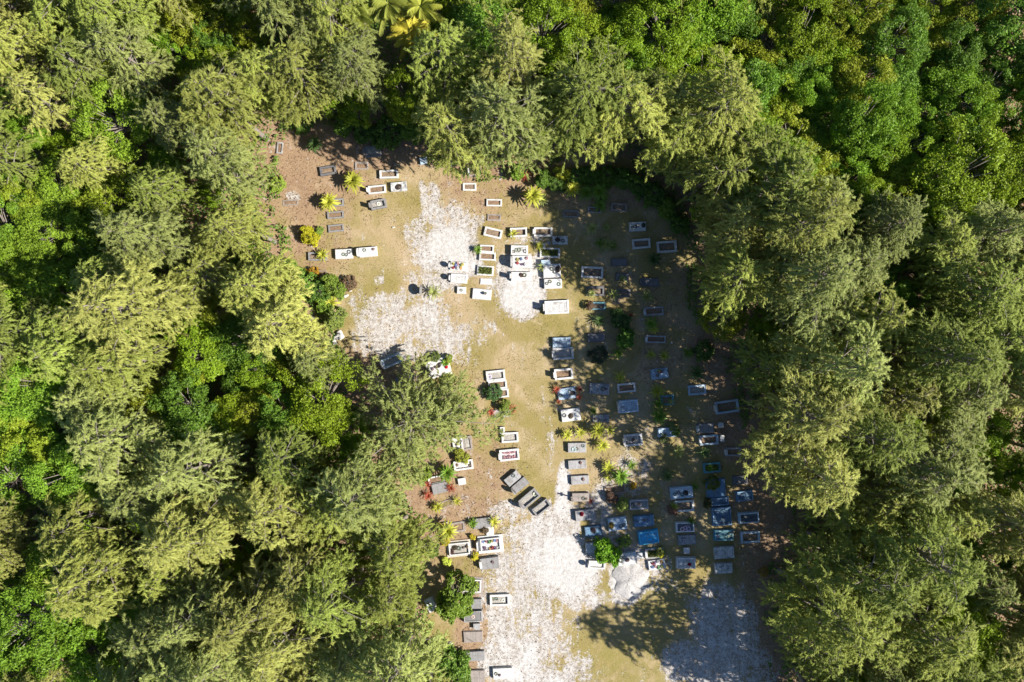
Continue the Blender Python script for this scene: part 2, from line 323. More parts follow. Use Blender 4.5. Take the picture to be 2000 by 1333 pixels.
def make_broadleaf(seed, H, R, nc=120, nleaf=130, ls=(.13, .29), squash=.62, skirt=False):
    rng = np.random.default_rng(seed); tr = MB(); P = []; Nn = []
    zc = H - R * squash
    tr.tube([(0, 0, 0), (.1, .05, zc * .5), (.0, -.1, zc)], [.05 * R, .035 * R, .02 * R], 7)
    lob = [(rng.uniform(0, 6.28), rng.uniform(.6, 1.35)) for _ in range(9)]
    for i in range(nc):
        ph = rng.uniform(0, 6.28); ct = rng.uniform(-.25 if not skirt else -.6, 1.0); st = math.sqrt(1 - ct * ct)
        k = min(lob, key=lambda q: abs((q[0] - ph + math.pi) % (2 * math.pi) - math.pi))[1]
        rr = R * k * rng.uniform(.72, 1.02); c = np.array([math.cos(ph) * st * rr, math.sin(ph) * st * rr, zc + ct * R * squash * rng.uniform(.75, 1.15) * k])
        if i % 3 == 0: tr.tube([(0, 0, zc * .75), tuple(c * .6 + np.array([0, 0, zc * .35])), tuple(c)], [.018 * R, .012 * R, .004 * R], 4)
        rc = R * rng.uniform(.11, .24); d = unit(rng.normal(size=(nleaf, 3))); r = rc * rng.uniform(.35, 1, (nleaf, 1)) ** .5
        off = d * r * [1, 1, .62]; P.append(c + off); Nn.append(d + [0, 0, .9])
    P = np.concatenate(P); P[:, 2] = np.maximum(P[:, 2], .05); V, F = leaves(P, np.concatenate(Nn), rng, *ls)
    return np_mesh("leafy_crown", V, F), tr.mesh("leafy_trunk", True)
def frond_mesh(rng, n=17, L=2.9, lean=0):
    V = []; F = []
    for i in range(n):
        ph = 2.399 * i; el = math.radians(62 - 62 * i / n + rng.uniform(-8, 8)); l = L * rng.uniform(.85, 1.1)
        dh = np.array([math.cos(ph), math.sin(ph), 0.]); lat = np.array([-dh[1], dh[0], 0]); m = 26
        pos = lambda s: dh * math.cos(el) * l * s + np.array([0, 0, math.sin(el) * l * s - .62 * l * s * s])
        b = len(V)
        for k in range(m):
            s = .12 + .88 * k / m; p = pos(s); tn = unit(pos(s + .02) - p); ll = .75 * math.sin(math.pi * min(1, s * .9 + .1)) ** .6 + .1
            for sg in (-1, 1):
                dd = unit(lat * sg * .8 + tn * .75 + np.array([0, 0, -.35 + rng.uniform(-.2, .2)])); w = tn * .045; b = len(V)
                V += [p - w, p + w, p + dd * ll * .6 + w * .8 - [0, 0, .03], p + dd * ll - [0, 0, .16]]; F.append((b, b + 1, b + 2, b + 3))
        for k in range(8):
            s0, s1 = k / 8, (k + 1) / 8; b = len(V); w = lat * .035 * (1.1 - s0)
            V += [pos(s0) - w, pos(s0) + w, pos(s1) + w * .9, pos(s1) - w * .9]; F.append((b, b + 1, b + 2, b + 3))
    return np_mesh("palm_crown", np.array(V), np.array(F))
# clearing-edge prototypes
def proto(name, crown, trunk, cm, tm, cname='crown'):
    root = bpy.data.objects.new(name, None); COL.objects.link(root); root.empty_display_size = .5
    c = link(cname, crown, cm, root); t = link('trunk', trunk, tm, root); kid(root, c); kid(root, t); return root
class Kind:
    def __init__(s, name, specs, builder, cm, tm, cname='crown'):
        s.name, s.cm, s.tm, s.cname = name, cm, tm, cname; s.meshes = [builder(*a[0], **a[1]) for a in specs]; s.roots = {}
    def put(s, i, x, y, rz, sc, scz, color, label, cat, group, z=0):
        i %= len(s.meshes)
        if i not in s.roots:
            r = s.roots[i] = proto(s.name, *s.meshes[i], s.cm, s.tm, s.cname)
            for ch in KIDS[r.name]: ch.color = (*color, 1)
        else: r = copy_tree(s.roots[i], None, color)
        r.location = (x, y, z); r.rotation_euler = (0, 0, rz); r.scale = (sc, sc, scz)
        return tag(r, label, cat, group)
CAS = Kind("casuarina_tree", [((101, 17.5, 5.0), {}), ((102, 16.5, 4.7), {'nl': 46}), ((103, 18.5, 5.4), {'nl': 54, 'zb': .27}), ((104, 15.5, 5.2), {'lean': (1.2, .4)}), ((105, 17, 4.6), {'nl': 48, 'lean': (-.9, .8)}), ((106, 18, 5.6), {'nl': 52, 'openness': .5}), ((107, 16, 5.0), {'nl': 44, 'openness': .7, 'lean': (.3, -1.3)}), ((109, 14, 4.2), {'nl': 34, 'openness': .9}), ((110, 19, 5.0), {'nl': 60, 'lean': (.6, -.6)}), ((108, 12, 9.2), {'nl': 56, 'openness': .7, 'zb': .25, 'K': 26})], make_casuarina, M['cas'], M['bark'])
BRD = Kind("broadleaf_tree", [((201, 8.5, 3.3), {}), ((202, 9.5, 3.8), {'nc': 140}), ((203, 7.5, 2.9), {'nc': 100}), ((204, 10.5, 3.6), {'squash': .8, 'nc': 130}), ((205, 9, 4.1), {'nc': 150, 'squash': .55})], make_broadleaf, M['leaf'], M['bark'])
SHR = Kind("shrub", [((301, 1.7, 1.15), {'nc': 130, 'nleaf': 60, 'ls': (.10, .2), 'squash': .8, 'skirt': True}), ((302, 1.5, 1.2), {'nc': 120, 'nleaf': 60, 'ls': (.10, .2), 'squash': .7, 'skirt': True}), ((303, 1.9, 1.1), {'nc': 90, 'nleaf': 60, 'ls': (.12, .24), 'squash': .9, 'skirt': True})], make_broadleaf, M['leaf'], M['bark'], 'foliage')
CAS_COLS = [(.365, .39, .09), (.335, .375, .08), (.385, .395, .105), (.285, .34, .07), (.34, .38, .115)]
BRD_COLS = [(.18, .31, .022), (.22, .33, .02), (.25, .34, .02), (.14, .25, .028), (.28, .32, .025)]
BZONE = [(1100,30,190,70),(1290,70,120,90),(1430,110,150,120),(1640,110,200,170),(1850,140,190,190),(1760,290,150,110),(1640,260,90,100),(1950,330,90,110),(45,450,105,120),(30,1210,130,130),(110,1260,80,70),(390,30,90,60),(430,130,60,70),(650,200,110,70),(780,190,130,60),(400,700,50,40),(280,800,60,40),(380,850,90,40),(560,770,90,50),(900,40,120,50),(130,430,40,60),(0,850,60,120),(100,960,80,30),(1975,1290,40,50),(230,260,50,40),(1350,190,60,70)]
rnd = random.Random(7)
def bzone(px, py): return any(((px - a) / c) ** 2 + ((py - b) / d) ** 2 < 1 for a, b, c, d in BZONE)
ONES = "zero one two three four five six seven eight nine ten eleven twelve thirteen fourteen fifteen sixteen seventeen eighteen nineteen".split()
TENS = "x x twenty thirty forty fifty sixty seventy eighty ninety hundred".split()
def bz_any(x, y): return any(bzone(*to_px(x, y, h)) for h in (7, 12, 17))
def num(n): return ONES[n] if n < 20 else TENS[n // 10] + ("-" + ONES[n % 10] if n % 10 else "")
def place(px, py): return f"{num(round(px / 20))} percent across and {num(round(py / 13.33))} percent down the photo"
used = set(); pts = []
def poisson(dmin, cand, ok, pts, rnd):
    for _ in range(cand):
        x = rnd.uniform(-66, 66); y = rnd.uniform(-45, 45)
        if not ok(x, y): continue
        if all((x - a) ** 2 + (y - b) ** 2 > dmin * dmin for a, b in pts): pts.append((x, y))
def okbase(x, y):
    px, py = to_px(x, y)
    if ((px - 775) / 85) ** 2 + ((py - 110) / 90) ** 2 < 1 or ((px - 800) / 60) ** 2 + ((py - 200) / 40) ** 2 < 1: return False
    if bool(in_poly(px, py, CLEAR)): return False
    ax_, ay = to_px(x, y, 12); return -70 < ax_ < 2070 and -70 < ay < 1403 or (-30 < px < 2030 and -30 < py < 1363)
HAND = [(828,800,9),(518,268,1),(520,368,0),(535,470,4),(575,575,1),(648,222,2),(585,222,0),(905,318,6),(985,312,0),(745,205,4),(1110,278,2),(890,200,1),(1200,282,3),(1285,318,5),(1345,388,7),(1372,470,5),(1378,565,6),(1440,705,6),(1468,785,5),(1552,955,7),(1568,1040,6),(1520,1112,5),(1522,1205,7),(1545,1300,6),(792,1010,3),(795,1100,2),(812,1200,0),(845,1310,4),(750,920,1),(655,700,0),(612,625,3),(710,950,2),(1240,240,1),(1340,290,2),(1000,205,4)]
for x, y, k in HAND: pts.append(W(x, y))
nh = len(pts)
poisson(5.0, 22000, okbase, pts, rnd)
def ulabel(base, ax_, ay):
    ax_ = min(max(ax_, 8), 1992); ay = min(max(ay, 8), 1325)
    for d in range(0, 6):
        l = f"{base}, {place(ax_ + d * 13, ay + d * 9)}"
        if l not in used: used.add(l); return l
ntree = 0
for i, (x, y) in enumerate(pts):
    hand = i < nh; k = HAND[i][2] if hand else rnd.randrange(9)
    sc = rnd.uniform(.78, 1.22); ax_, ay = to_px(x, y, 12)
    if not hand and (bz_any(x, y) or rnd.random() < .09):
        zone = bz_any(x, y); col = rnd.choice(BRD_COLS if zone else BRD_COLS[:2] + BRD_COLS[3:4]); s2 = sc * (rnd.uniform(.9, 1.2) if zone else .85)
        if ax_ < 260: col = rnd.choice([(.24, .36, .03), (.30, .38, .03), (.20, .34, .03)])
        tone = "yellow-green" if col[0] > .2 else "dark green"
        BRD.put(rnd.randrange(5), x, y, rnd.uniform(0, 6.28), s2, s2 * rnd.uniform(.95, 1.15), col, ulabel(f"{tone} broadleaf tree in the forest", *to_px(x, y, 8)), "tree", "broadleaf trees in the forest")
    else:
        if k == 9: sc = 1.0
        col = rnd.choice(CAS_COLS); br = rnd.uniform(.88, 1.12); col = tuple(c * br for c in col)
        base = "feathery olive casuarina at the clearing edge" if hand else "feathery olive casuarina in the forest"
        if k == 9: base = "wide open-crowned casuarina overhanging the graves"
        CAS.put(k, x, y, rnd.uniform(0, 6.28), sc, sc * rnd.uniform(.95, 1.12), col, ulabel(base, ax_, ay), "tree", "casuarina trees around the clearing")
    ntree += 1
for _ in range(6000):                        # smaller broadleaf trees filling the gaps between the casuarinas
    if ntree > 480: break
    x, y = rnd.uniform(-64, 64), rnd.uniform(-43, 43)
    if not okbase(x, y) or any((x - a) ** 2 + (y - b) ** 2 < 8 for a, b in pts): continue
    pts.append((x, y)); ntree += 1; col = rnd.choice(BRD_COLS); zz = bz_any(x, y); sc = rnd.uniform(.75, 1.0) if zz else rnd.uniform(.5, .75)
    if zz and to_px(x, y, 8)[0] < 260: col = rnd.choice([(.24, .36, .03), (.30, .38, .03), (.20, .34, .03)])
    BRD.put(rnd.randrange(5), x, y, rnd.uniform(0, 6.28), sc, sc * 1.1, col, ulabel("small green broadleaf tree between casuarinas", *to_px(x, y, 5)), "tree", "broadleaf trees in the forest")
# palms
def make_palm(seed, H):
    rng = np.random.default_rng(seed); me = frond_mesh(rng); tr = MB(); tr.tube([(.5, .2, 0), (.25, .1, H * .5), (0, 0, H)], [.2, .15, .12], 8)
    co = np.empty(len(me.vertices) * 3, np.float32); me.vertices.foreach_get("co", co); co = co.reshape(-1, 3); co[:, 2] += H; me.vertices.foreach_set("co", co.ravel()); return me, tr.mesh("palm_trunk", True)
PLM = Kind("palm_tree", [((401, 11.0), {}), ((402, 11.0), {})], make_palm, M['strap'], M['pbark'], 'crown')
for j, (px, py, col, lab) in enumerate([(688,22,(.26,.30,.05),"green coconut palm at the top edge, furthest from the centre"),(758,8,(.30,.33,.06),"coconut palm cut by the top edge, between the other palms"),(803,66,(.46,.40,.05),"yellowing coconut palm, the lowest of the palms near the top edge"),(822,14,(.34,.36,.06),"coconut palm at the top edge above the yellowing palm")]):
    x, y = W(px, py, 11); PLM.put(j, x, y, rnd.uniform(0, 6), 1.15 if j < 2 else 1.0, 1, col, lab, "palm", "coconut palms at the top edge")
# undergrowth beneath the forest
def build_undergrowth():
    rng = np.random.default_rng(5); n = 330000
    x = rng.uniform(-70, 70, n); y = rng.uniform(-50, 50, n); px, py = to_px(x, y)
    mk = ~in_poly(px, py, CLEAR); mk &= (vnoise(x / 1.9, y / 1.9, 8) > .16)
    edge = ~in_poly(px + (px - 1000) * -.035, py + (py - 666) * -.035, CLEAR); mk &= edge | (rng.uniform(size=n) < .35)
    near = np.zeros(n, bool)
    for ox, oy in ((22, 0), (-22, 0), (0, 22), (0, -22)): near |= ~in_poly(px + ox, py + oy, CLEAR)
    low = near & in_poly(px, py, CLEAR) & (vnoise(x / 1.3, y / 1.3, 31) > .52); mk |= low
    hb = [W(a, b) for a, b, _ in HAND]
    for a, b in hb: mk |= ((x - a) ** 2 + (y - b) ** 2 < 2.6) & (rng.uniform(size=n) < .8)
    x, y = x[mk], y[mk]; px, py = px[mk], py[mk]; hmax = .5 + 3.2 * vnoise(x / 3.1, y / 3.1, 9) ** 1.5
    hmax = np.where(in_poly(px, py, CLEAR), np.minimum(hmax, .6), hmax)
    z = hmax * rng.uniform(.25, 1, len(x)) ** .5 + height(x, y)
    P = np.stack([x, y, z], -1); V, F = leaves(P, np.tile([0, 0, 1.], (len(P), 1)), rng, .22, .5, .9)
    me = np_mesh("undergrowth", V, F); o = link("undergrowth", me, M['leaf'], color=(.13, .22, .035))
    tag(o, "dark green leafy undergrowth filling the forest floor", "undergrowth", kind="stuff")
build_undergrowth()

def build_cover():
    """blades of dry grass and scraps of litter over the clearing"""
    rng = np.random.default_rng(15); n = 90000
    x = rng.uniform(-33, 40, n); y = rng.uniform(-43, 32, n); px, py = to_px(x, y); ins = in_poly(px, py, CLEAR)
    sand = blobs(px, py, SAND); lit = blobs(px, py, LITTER); clump = vnoise(x / .7, y / .7, 21) * vnoise(x / 2.6, y / 2.6, 22)
    g = ins & (sand < .5) & (lit < .6) & (clump > .22)
    P = np.stack([x[g], y[g], height(x[g], y[g]) + .03], -1); k = len(P)
    d = unit(rng.normal(size=(k, 3)) * [1, 1, .15] + [0, 0, .55]); s = unit(np.cross(d, [0, 0, 1.])) * .022; l = rng.uniform(.08, .22, (k, 1))
    V = np.stack([P - s, P + s, P + d * l], 1).reshape(-1, 3); o = link("grass", np_mesh("grass", V, np.arange(3 * k).reshape(-1, 3)), M['leaf'], color=(.27, .225, .09))
    tag(o, "short dry grass blades over the clearing", "grass", kind="stuff")
    g = (ins & (lit > .25) & (rng.uniform(size=n) < .33)) | (ins & (sand > .15) & (sand < .9) & (rng.uniform(size=n) < .10))
    P = np.stack([x[g], y[g], height(x[g], y[g]) + .035], -1); V, F = leaves(P, np.tile([0, 0, 1.], (len(P), 1)), rng, .07, .26, 2.5)
    m = 2600; tx = rng.uniform(-32, 40, m); ty = rng.uniform(-43, 32, m); a, b = to_px(tx, ty); q = in_poly(a, b, CLEAR) & (blobs(a, b, LITTER) > .2); tx, ty = tx[q], ty[q]
    C = np.stack([tx, ty, height(tx, ty) + .05], -1); an = rng.uniform(0, 6.28, len(tx)); d = np.stack([np.cos(an), np.sin(an), 0 * an], -1) * rng.uniform(.15, .6, (len(tx), 1)); w = np.stack([-d[:, 1], d[:, 0], 0 * an], -1); w = unit(w) * .022
    TV = np.stack([C - d - w, C + d * .2 - w * .8, C + d, C - d * .2 + w], 1).reshape(-1, 3); F = np.concatenate([F, len(V) + np.arange(len(TV)).reshape(-1, 4)]); V = np.concatenate([V, TV])
    o = link("fallen_leaves", np_mesh("fallen_leaves", V, F), M['leaf'], color=(.20, .135, .085)); tag(o, "brown fallen leaves and needle scraps on the ground", "leaf litter", kind="stuff")
build_cover()
# ---------------------------------------------------------------- graves
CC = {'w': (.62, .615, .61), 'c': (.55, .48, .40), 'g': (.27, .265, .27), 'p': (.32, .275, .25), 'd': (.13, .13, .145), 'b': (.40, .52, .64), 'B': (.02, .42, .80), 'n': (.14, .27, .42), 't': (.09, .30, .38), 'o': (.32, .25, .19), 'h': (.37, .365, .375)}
G = [
# x, y, L, W, ang, type, colour, height, head, fill, items, description
(546,289,22,12,84,'K','h',.2,0,'l','',"pale kerbed grave half hidden by branches at the clearing's top west corner"),
(728,296,32,21,6,'K','g',.25,2,'v','',"broken grey kerbed grave topmost in the upper clearing"),
(706,324,26,15,1,'K','p',.15,0,'l','',"thin pinkish kerbed grave below the broken grey grave"),
(640,333,31,17,9,'K','d',.4,0,'s','',"dark kerbed grave in a round patch of tree shade"),
(759,340,36,16,2,'K','w',.45,0,'s','',"white kerb around dark soil beside the mottled blue-white tomb"),
(778,364,32,18,5,'S','w',.5,0,'m','d',"blue and white mottled tomb in the upper clearing"),
(736,370,34,16,6,'K','w',.35,2,'l','',"bright white kerbed grave beside a yellow-green strap plant"),
(739,399,30,17,11,'K','g',.5,2,'v','w',"grey gravel grave with a long headstone shadow"),
(655,396,32,15,4,'K','g',.25,0,'s','',"grey kerbed grave with a strap plant on its head"),
(655,420,32,14,5,'K','g',.25,0,'l','',"low grey litter-filled kerb, middle of the western column of three"),
(656,446,30,14,6,'K','g',.22,0,'l','',"low grey litter-filled kerb, lowest of the western column of three"),
(620,501,36,16,1,'K','g',.3,0,'s','',"grey kerbed grave with a strap plant at its east end"),
(671,496,34,19,3,'S','w',.55,0,'','kkk',"white tomb with a pattern of dark wreaths"),
(718,492,35,19,5,'S','w',.6,1,'','kf',"clean white tomb next to the wreath-patterned tomb"),
(624,535,28,14,-2,'K','o',.15,0,'l','',"tan kerb corner beside a small orange shrub"),
(567,396,30,11,2,'K','p',.08,0,'l','',"faded flush kerb in the brown earth at the west side"),
(827,314,13,12,10,'B','b',.4,0,'','',"small bluish grave block in the shade of the top casuarinas"),
(927,335,24,20,2,'K','p',.2,5,'l','',"pink kerbed grave seen through casuarina branches"),
(917,365,26,15,0,'K','w',.2,0,'s','',"white kerb end showing under the hanging casuarina branches"),
(965,396,30,14,-1,'K','w',.22,0,'l','',"broken white kerb just below the casuarina fringe"),
(965,425,26,13,-2,'K','p',.15,0,'l','',"faint pink kerb above the tilted white kerb"),
(963,455,35,18,-13,'K','w',.3,0,'s','',"clockwise-tilted white kerbed grave"),
(951,486,27,14,-3,'K','w',.3,0,'l','',"smaller of the two touching white kerbs"),
(952,501,32,16,-3,'K','w',.32,0,'l','',"larger of the two touching white kerbs"),
(948,529,32,19,-4,'K','w',.25,0,'x','',"white kerb full of green ground plants"),
(949,550,23,12,-3,'S','w',.12,0,'','',"small blank white slab between the planted kerb and the large slab"),
(941,575,37,21,-5,'S','w',.3,0,'','p',"large plain white slab on sandy grass"),
(901,567,18,14,-3,'S','w',.35,0,'','k',"small square white tomb west of the large plain slab"),
(896,544,33,18,-4,'D','w',.35,4,'','',"white-rimmed grey slab with an oval headstone shadow"),
(895,520,32,17,-5,'S','w',.3,4,'','FFFFFFFFF',"sand-banked grave heaped with colourful flowers"),
(821,568,5,24,-2,'R','g',.95,0,'','',"round-topped headstone standing alone on the sand"),
(1013,454,33,18,2,'K','w',.5,0,'s','',"white kerb with a yellow-green strap plant at its corner"),
(1061,453,36,18,0,'K','w',.45,2,'s','',"white kerb around shaded soil, right of the one with the strap plant"),
(1094,469,31,17,1,'S','w',.4,0,'m','dk',"white slab carrying a dark heap of dead flowers"),
(1014,489,34,20,-1,'D','w',.6,0,'v','kkkk',"tall white-rimmed tomb strewn with dried wreaths"),
(1074,494,39,19,-2,'K','w',.3,0,'x','',"white kerb planted with leafy shrubs"),
(1060,480,9,7,-2,'B','w',.4,0,'','',"small white block above the planted white kerb"),
(1019,511,38,24,0,'S','w',.8,1,'','FFFFFF',"tall white tomb with a flower cluster and wide blue shadow"),
(1018,540,40,18,0,'S','w',.5,2,'','dk',"low white tomb with a round brown wreath on the white sand"),
(1078,529,35,27,2,'S','w',.6,0,'','kkd',"broad white tomb above the twin-wreath tomb"),
(1066,513,17,9,2,'B','b',.6,0,'','',"small blue box at the head of the broad white tomb"),
(1080,554,35,19,2,'S','w',.55,0,'','kkk',"white tomb with two groups of ring wreaths"),
(1087,600,48,27,3,'D','w',.5,2,'','',"largest white rimmed slab, with a blue-fronted headstone"),
(1157,532,42,22,-3,'K','w',.5,0,'s','f',"white kerb deep in shade right of the white tombs"),
(1115,418,31,14,-2,'K','g',.25,0,'s','',"grey kerb in shade under the strap-leaved hedge"),
(1209,405,31,16,-4,'K','p',.25,0,'s','',"brownish kerb right of the strap-leaved hedge"),
(1162,410,27,12,-1,'K','h',.2,0,'s','',"pale kerb end showing under a strap plant clump"),
(1246,442,33,18,2,'S','w',.45,0,'','kkkd',"white tomb covered with dark flowers by the right-hand trees"),
(1253,476,35,19,5,'K','w',.4,0,'s','',"white kerb below the dark-flowered white tomb"),
(1303,482,38,22,4,'K','w',.45,0,'s','',"white kerb half covered by branches at the trees' edge"),
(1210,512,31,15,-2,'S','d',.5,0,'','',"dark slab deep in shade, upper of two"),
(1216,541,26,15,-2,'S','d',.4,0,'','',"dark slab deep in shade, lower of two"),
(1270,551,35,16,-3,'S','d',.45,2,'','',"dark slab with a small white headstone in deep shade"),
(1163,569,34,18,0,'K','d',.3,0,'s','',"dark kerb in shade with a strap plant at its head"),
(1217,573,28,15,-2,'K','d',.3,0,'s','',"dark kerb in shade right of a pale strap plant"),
(1168,598,28,15,-1,'K','t',.3,0,'s','',"teal-tinted kerb in shade beside a brown bush"),
(1277,608,38,17,4,'K','h',.2,5,'l','',"broken pale kerb scattered with litter under the right trees"),
(1281,663,39,15,-1,'K','h',.35,5,'l','',"kerb with an upright white head block and twiggy litter"),
(1165,660,34,17,0,'S','d',.4,0,'','',"very dark slab above the fallen branch"),
(1097,669,36,20,2,'S','b',.45,0,'m','',"pale blue stained slab abutting a white kerb"),
(1100,691,40,23,4,'K','w',.4,4,'v','',"white kerb abutting the pale blue slab from below"),
(1101,731,36,21,5,'K','w',.45,2,'l','',"white kerb with broken litter and a square headstone shadow"),
(1171,760,39,22,-4,'S','h',.45,0,'M','kf',"weathered grey blotched slab in dappled shade"),
(1224,758,35,18,5,'K','w',.35,0,'l','',"cream-white kerb right of the blotched grey slab"),
(1107,769,36,23,8,'S','b',.35,0,'m','kkd',"half-pale half-slate slab ringed by red cordylines"),
(1115,811,38,25,7,'S','w',.4,0,'','kd',"white slab with one wreath on top, below the cordyline slab"),
(1174,818,33,15,0,'S','h',.3,0,'m','f',"small grey littered slab above a row of strap plants"),
(1228,794,39,25,5,'D','b',.45,1,'','',"pale blue rimmed tomb right of the grey littered slab"),
(1237,860,36,23,5,'K','w',.4,4,'v','f',"white-rimmed grave with blotched infill and tab-shaped headstone shadow"),
(1289,730,34,21,8,'S','b',.4,0,'m','fFF',"blue-white slab with flowers in the eastern column"),
(1362,762,35,19,5,'K','b',.25,0,'v','',"thin blue-grey kerb on bare shaded ground"),
(1421,795,45,24,8,'K','b',.45,2,'s','',"large blue-white open kerb at the eastern tree line"),
(1304,782,26,20,4,'K','t',.2,0,'s','',"broken dark teal kerb corner beside the strap hedge"),
(1379,837,34,19,3,'S','g',.3,5,'','',"grey slab with a white head block under the large open kerb"),
(1385,860,36,19,5,'K','b',.4,5,'l','',"blue-white kerb below the grey slab with head block"),
(1409,831,8,9,0,'B','w',.6,0,'','',"upper of two small white posts by the tree line"),
(1411,857,7,12,0,'B','w',.5,0,'','',"lower of two small white posts by the tree line"),
(1432,883,30,17,2,'K','h',.25,5,'l','',"kerb with a chipped white head block beneath hanging branches"),
(1303,845,36,19,2,'D','b',.4,0,'','',"blue slab wreathed in pale-leaved plants"),
(1391,914,33,19,5,'K','t',.4,0,'x','',"teal kerb with a strap plant on it"),
(1446,938,30,18,3,'S','d',.3,0,'','',"nearly black slab above the dark rimmed slab"),
(1455,969,33,21,6,'D','n',.35,0,'','',"dark slate rimmed slab right of the long blue family plot"),
(1463,1012,40,22,4,'D','b',.45,0,'N','k',"blue-rimmed grave with white ornaments at the tree line"),
(1466,1050,37,22,3,'K','b',.4,0,'s','',"blue-white kerb with dark reddish infill at the tree line"),
(1399,954,37,36,4,'S','n',.4,0,'m','',"top slab of the long blue family plot"),
(1405,980,38,17,4,'D','n',.35,0,'','',"narrow middle slab of the long blue family plot"),
(1410,1009,38,37,4,'D','n',.4,0,'','',"bottom slab of the long blue family plot"),
(1414,1046,38,22,1,'D','t',.45,0,'','wwk',"teal rimmed tomb with white ring wreaths"),
(1415,1080,39,24,4,'S','w',.4,0,'m','',"white stained slab, upper of the bottom pair"),
(1414,1111,35,20,3,'S','w',.4,0,'m','',"white stained slab, lower of the bottom pair"),
(1332,963,44,24,5,'S','b',.5,0,'','kkkd',"pale blue tomb with dark wreaths, paired over a white kerb"),
(1337,989,37,22,3,'K','w',.4,0,'s','',"white kerb with dark soil below the pale blue tomb"),
(1338,1030,37,21,2,'D','w',.4,0,'N','www',"white-rimmed dark grave with three white ring wreaths"),
(1342,1055,35,19,3,'S','h',.35,0,'M','w',"blotched slate slab under the three-wreath grave"),
(1341,1076,11,11,0,'B','w',.4,0,'','',"small white square block between the slate slab and a red-wreath slab"),
(1340,1100,38,23,0,'D','w',.4,0,'','r',"white-blue slab with a single red wreath"),
(1267,1050,40,27,8,'D','B',.5,0,'','',"bright turquoise-blue tomb in the shaded lower rows"),
(1258,1018,40,22,5,'S','n',.45,0,'m','f',"dark blue mottled slab above the turquoise tomb"),
(1248,986,38,21,3,'D','h',.45,0,'','kf',"grey tomb with a pale centre beside a light green shrub"),
(1206,1024,37,26,8,'S','b',.45,0,'','ykk',"pale tomb with an ochre wreath"),
(1159,1038,34,20,6,'S','n',.4,0,'m','d',"blue-grey stained slab by the sandy track"),
(1202,957,42,19,9,'K','o',.15,0,'l','',"sandy-coloured low kerb among rubble"),
(1134,972,34,18,1,'S','p',.5,3,'','kf',"pinkish slab with a cross headstone beside the track"),
(1143,1007,39,21,7,'S','h',.5,0,'','r',"grey-striped slab below the cross headstone grave"),
(1133,938,36,18,4,'S','h',.4,0,'','f',"third pale grey slab down in the column by the track"),
(1128,908,36,18,4,'S','h',.45,0,'','f',"second pale grey slab down in the column by the track"),
(1127,875,36,20,1,'S','h',.5,0,'','wkk',"first pale grey slab in the column by the track, wreaths at its foot"),
(1161,1071,34,20,3,'S','w',.45,0,'','k',"white slab half under the round bright green bush"),
(1166,1104,32,16,-2,'K','w',.35,4,'W','',"white gravel grave below the round bright green bush"),
(1225,1092,38,25,8,'S','w',.45,0,'','kkf',"white tomb with wreaths above the sand mound"),
(1250,1086,12,11,2,'B','w',.25,0,'','p',"small white box beside the wreathed tomb above the sand mound"),
(1279,1081,37,20,5,'K','h',.3,5,'x','',"leafy overgrown plot with a pale head kerb"),
(1283,1103,34,20,9,'S','w',.35,0,'','FFFFFFFF',"grave smothered in mixed flowers right of the sand mound"),
(833,866,36,15,8,'K','h',.3,0,'l','',"pale kerb line mostly hidden by the wide casuarina"),
(894,866,20,28,8,'K','w',.25,0,'W','fff',"white pebble-filled plot beside a tan one"),
(912,866,20,27,8,'K','p',.2,0,'v','',"tan gravel plot joined to the white pebble plot"),
(905,909,38,19,8,'K','w',.35,0,'W','ff',"white kerb of pale stones beside a yellow-green bush"),
(996,855,33,20,3,'K','w',.35,0,'v','',"white kerb of pinkish gravel with a small kerb at its corner"),
(981,841,9,13,3,'K','w',.3,0,'v','',"tiny white kerb at the corner of the pinkish gravel kerb"),
(995,889,38,22,6,'K','w',.4,4,'W','FFFFFFFFFF',"white kerb with rows of pink flowers"),
(1001,935,31,18,40,'S','h',.5,0,'','k',"diagonal pale grey slab, upper-left of the diagonal four"),
(1016,948,33,17,40,'S','g',.5,1,'','',"diagonal darker grey slab, second of the diagonal four"),
(1034,974,40,20,40,'K','g',.5,1,'v','w',"diagonal open grey kerb, third of the diagonal four"),
(1058,992,36,18,38,'K','g',.5,0,'v','',"diagonal open grey kerb, lowest of the diagonal four"),
(902,941,14,12,10,'B','w',.35,0,'','',"single small white block on brown grass"),
(852,938,32,16,12,'K','w',.25,0,'l','',"white-edged kerb above the grey slab with red cordylines"),
(859,954,32,21,12,'S','g',.4,0,'','',"grey slab flanked by red cordylines"),
(868,986,34,14,19,'K','o',.06,0,'g','',"faint flush kerb line in brown grass"),
(893,1030,30,20,8,'K','p',.15,0,'l','',"pinkish flush kerb beside a big strap plant"),
(942,1022,37,21,8,'S','g',.35,0,'','',"grey slab with strap plants at both ends"),
(957,1038,14,15,5,'B','w',.3,0,'','',"white block touching the large white flowered tomb"),
(958,1064,49,34,6,'N','w',.4,2,'W','FFFFFFFFFFFF',"large white double-rimmed tomb full of coloured flowers"),
(897,1072,50,32,6,'N','c',.3,0,'v','ddkff',"large cream double-rimmed grave with yellow flower pots at its corners"),
(956,1101,37,23,8,'S','g',.5,5,'','f',"grey slab with a white head block below the flowered tomb"),
(921,1144,46,34,-2,'N','p',.12,0,'l','',"large tan flush plot with a white inner frame"),
(922,1180,38,20,1,'S','g',.35,0,'','',"grey slab under the big round green bush"),
(924,1204,38,23,3,'D','g',.45,0,'','w',"grey rimmed slab below the big round green bush"),
(931,1224,12,11,2,'B','h',.45,0,'','',"small pale cube block in the lower west column"),
(924,1244,38,22,2,'S','p',.2,0,'','',"brownish slab under casuarina branches, lower west column"),
(976,1173,38,22,2,'K','w',.4,0,'v','kkw',"white kerb with wreaths alone on the lower sand"),
